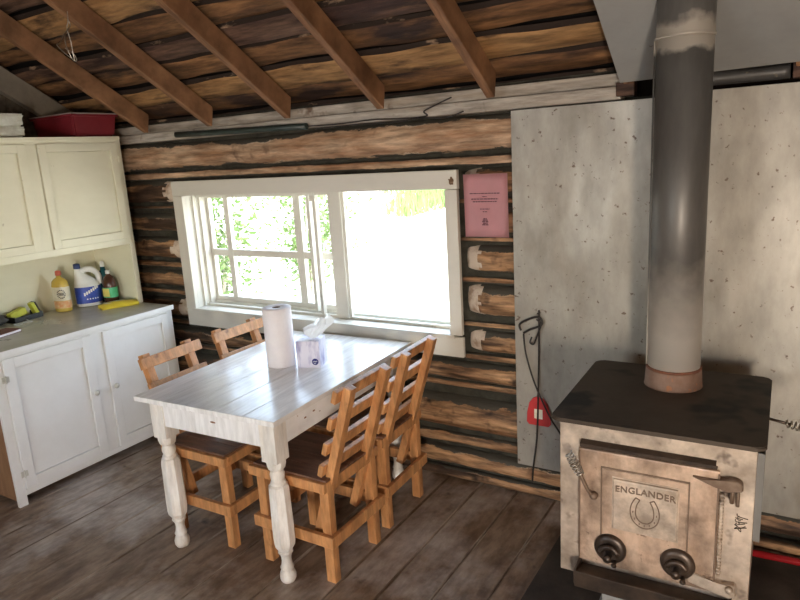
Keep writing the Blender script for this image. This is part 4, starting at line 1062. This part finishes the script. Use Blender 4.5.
# stove pipe
pp = thing('stove_pipe', 'grey stove pipe rising from the black stove top through the ceiling sheet', 'stove pipe', (-.353, -.46, HZ + .001))
PR = .0865
bm = new(); lathe(bm, [(PR + .011, 0), (PR + .009, .006), (PR + .006, .058), (PR + .004, .064)], seg=48); obj('collar', bm, 'rust', pp)
bm = new(); lathe(bm, [(PR + .0055, .063), (PR + .006, .069), (PR + .001, .071)], seg=48); obj('rust_ring', bm, 'redrust', pp)
bm = new(); lathe(bm, [(PR, .066), (PR, 1.165)], seg=56)
tube(bm, [(-PR - .0015, -.02, .07), (-PR - .0015, -.02, 1.16)], .003, 6)
obj('lower_section', bm, 'pipeworn', pp)
bm = new(); lathe(bm, [(PR + .0005, 1.160), (PR + .004, 1.162), (PR + .0045, 1.166), (PR + .002, 1.169), (PR + .001, 1.172), (PR + .001, 1.75)], seg=56); obj('upper_section', bm, 'pipeup', pp)

# hearth slab (around the stove feet)
bm = new(); bx(bm, -.812, .75, -1.30, -.07, .0, .018, 0, .003)
tag(obj('hearth_slab', bm, 'hearth'), 'dark flat hearth slab on the floor under the stove', 'hearth')

# red rod by the wall at the right
bm = new(); tube(bm, [(-.25, -.19, .062), (.1, -.20, .082), (.5, -.21, .10)], .014, 12)
tube(bm, [(-.2, -.193, .0185), (-.2, -.193, .058)], .008, 8); tube(bm, [(.3, -.204, .0185), (.3, -.204, .085)], .008, 8)
tag(obj('red_rod', bm, 'darkred'), 'glossy red rod low along the wall behind the stove', 'rod')

# ------------------------------------------------------------------ fire tools on the left sheet
YT = -.100
t = thing('fire_tongs', 'long black steel tongs hanging on the grey sheet left of the stove', 'fire tongs', (-.985, YT, .93))
def rel(p): return (p[0] + 1.0, p[1] - YT, p[2] - .93)
bm = new(); tube(bm, [rel(q) for q in smooth([(-.990, YT, .965), (-.992, YT, .80), (-.998, YT - .002, .55), (-1.006, YT - .003, .35), (-1.025, YT - .003, .20), (-1.032, YT - .003, .11)])], .0042, 8)
obj('straight_rod', bm, 'wire', t)
bm = new(); tube(bm, [rel(q) for q in smooth([(-1.062, YT - .006, .85), (-1.052, YT - .008, .76), (-1.018, YT - .010, .64), (-.975, YT - .012, .54), (-.935, YT - .012, .46), (-.895, YT - .012, .40), (-.875, YT - .012, .36)])], .0042, 8)
obj('curved_rod', bm, 'wire', t)
bm = new(); tube(bm, [rel(q) for q in smooth([(-1.075, YT - .004, .865), (-1.080, YT - .004, .895), (-1.03, YT - .006, .925), (-.99, YT - .008, .935), (-.972, YT - .008, .915), (-.985, YT - .008, .895), (-1.03, YT - .008, .875), (-1.062, YT - .006, .855)])], .0052, 8)
tube(bm, [rel(q) for q in smooth([(-1.0, YT - .008, .925), (-.978, YT - .01, .905), (-.992, YT - .012, .86), (-1.012, YT - .012, .81), (-1.03, YT - .01, .815), (-1.022, YT - .01, .84)])], .004, 8)
obj('loop_handle', bm, 'wire', t)
# nail
bm = new(); tube(bm, [(-.975, -.0865, .952), (-.975, -.122, .955)], .003, 8)
tag(obj('nail', bm, 'wire'), 'nail in the grey sheet holding the black tongs', 'nail')
t = thing('red_bracket', 'red plastic plate with a white square hanging behind the black tongs', 'plate', (-.985, -.0895, .478))
bm = new()
prism(bm, [(-.046, -.070), (.046, -.070), (.058, -.058), (.056, -.01), (.044, .040), (.024, .066), (.008, .072), (-.008, .072), (-.024, .066), (-.044, .040), (-.056, -.01), (-.058, -.058)], 'y', -.006, .0)
bmesh.ops.bevel(bm, geom=bm.edges[:], offset=.002, segments=1, affect='EDGES'); pr = obj('plate', bm, 'redflat', t)
bm = new(); bx(bm, -.020, .020, -.0078, -.0062, -.035, .012, 0, .0006); obj('white_patch', bm, 'labelpale', pr)
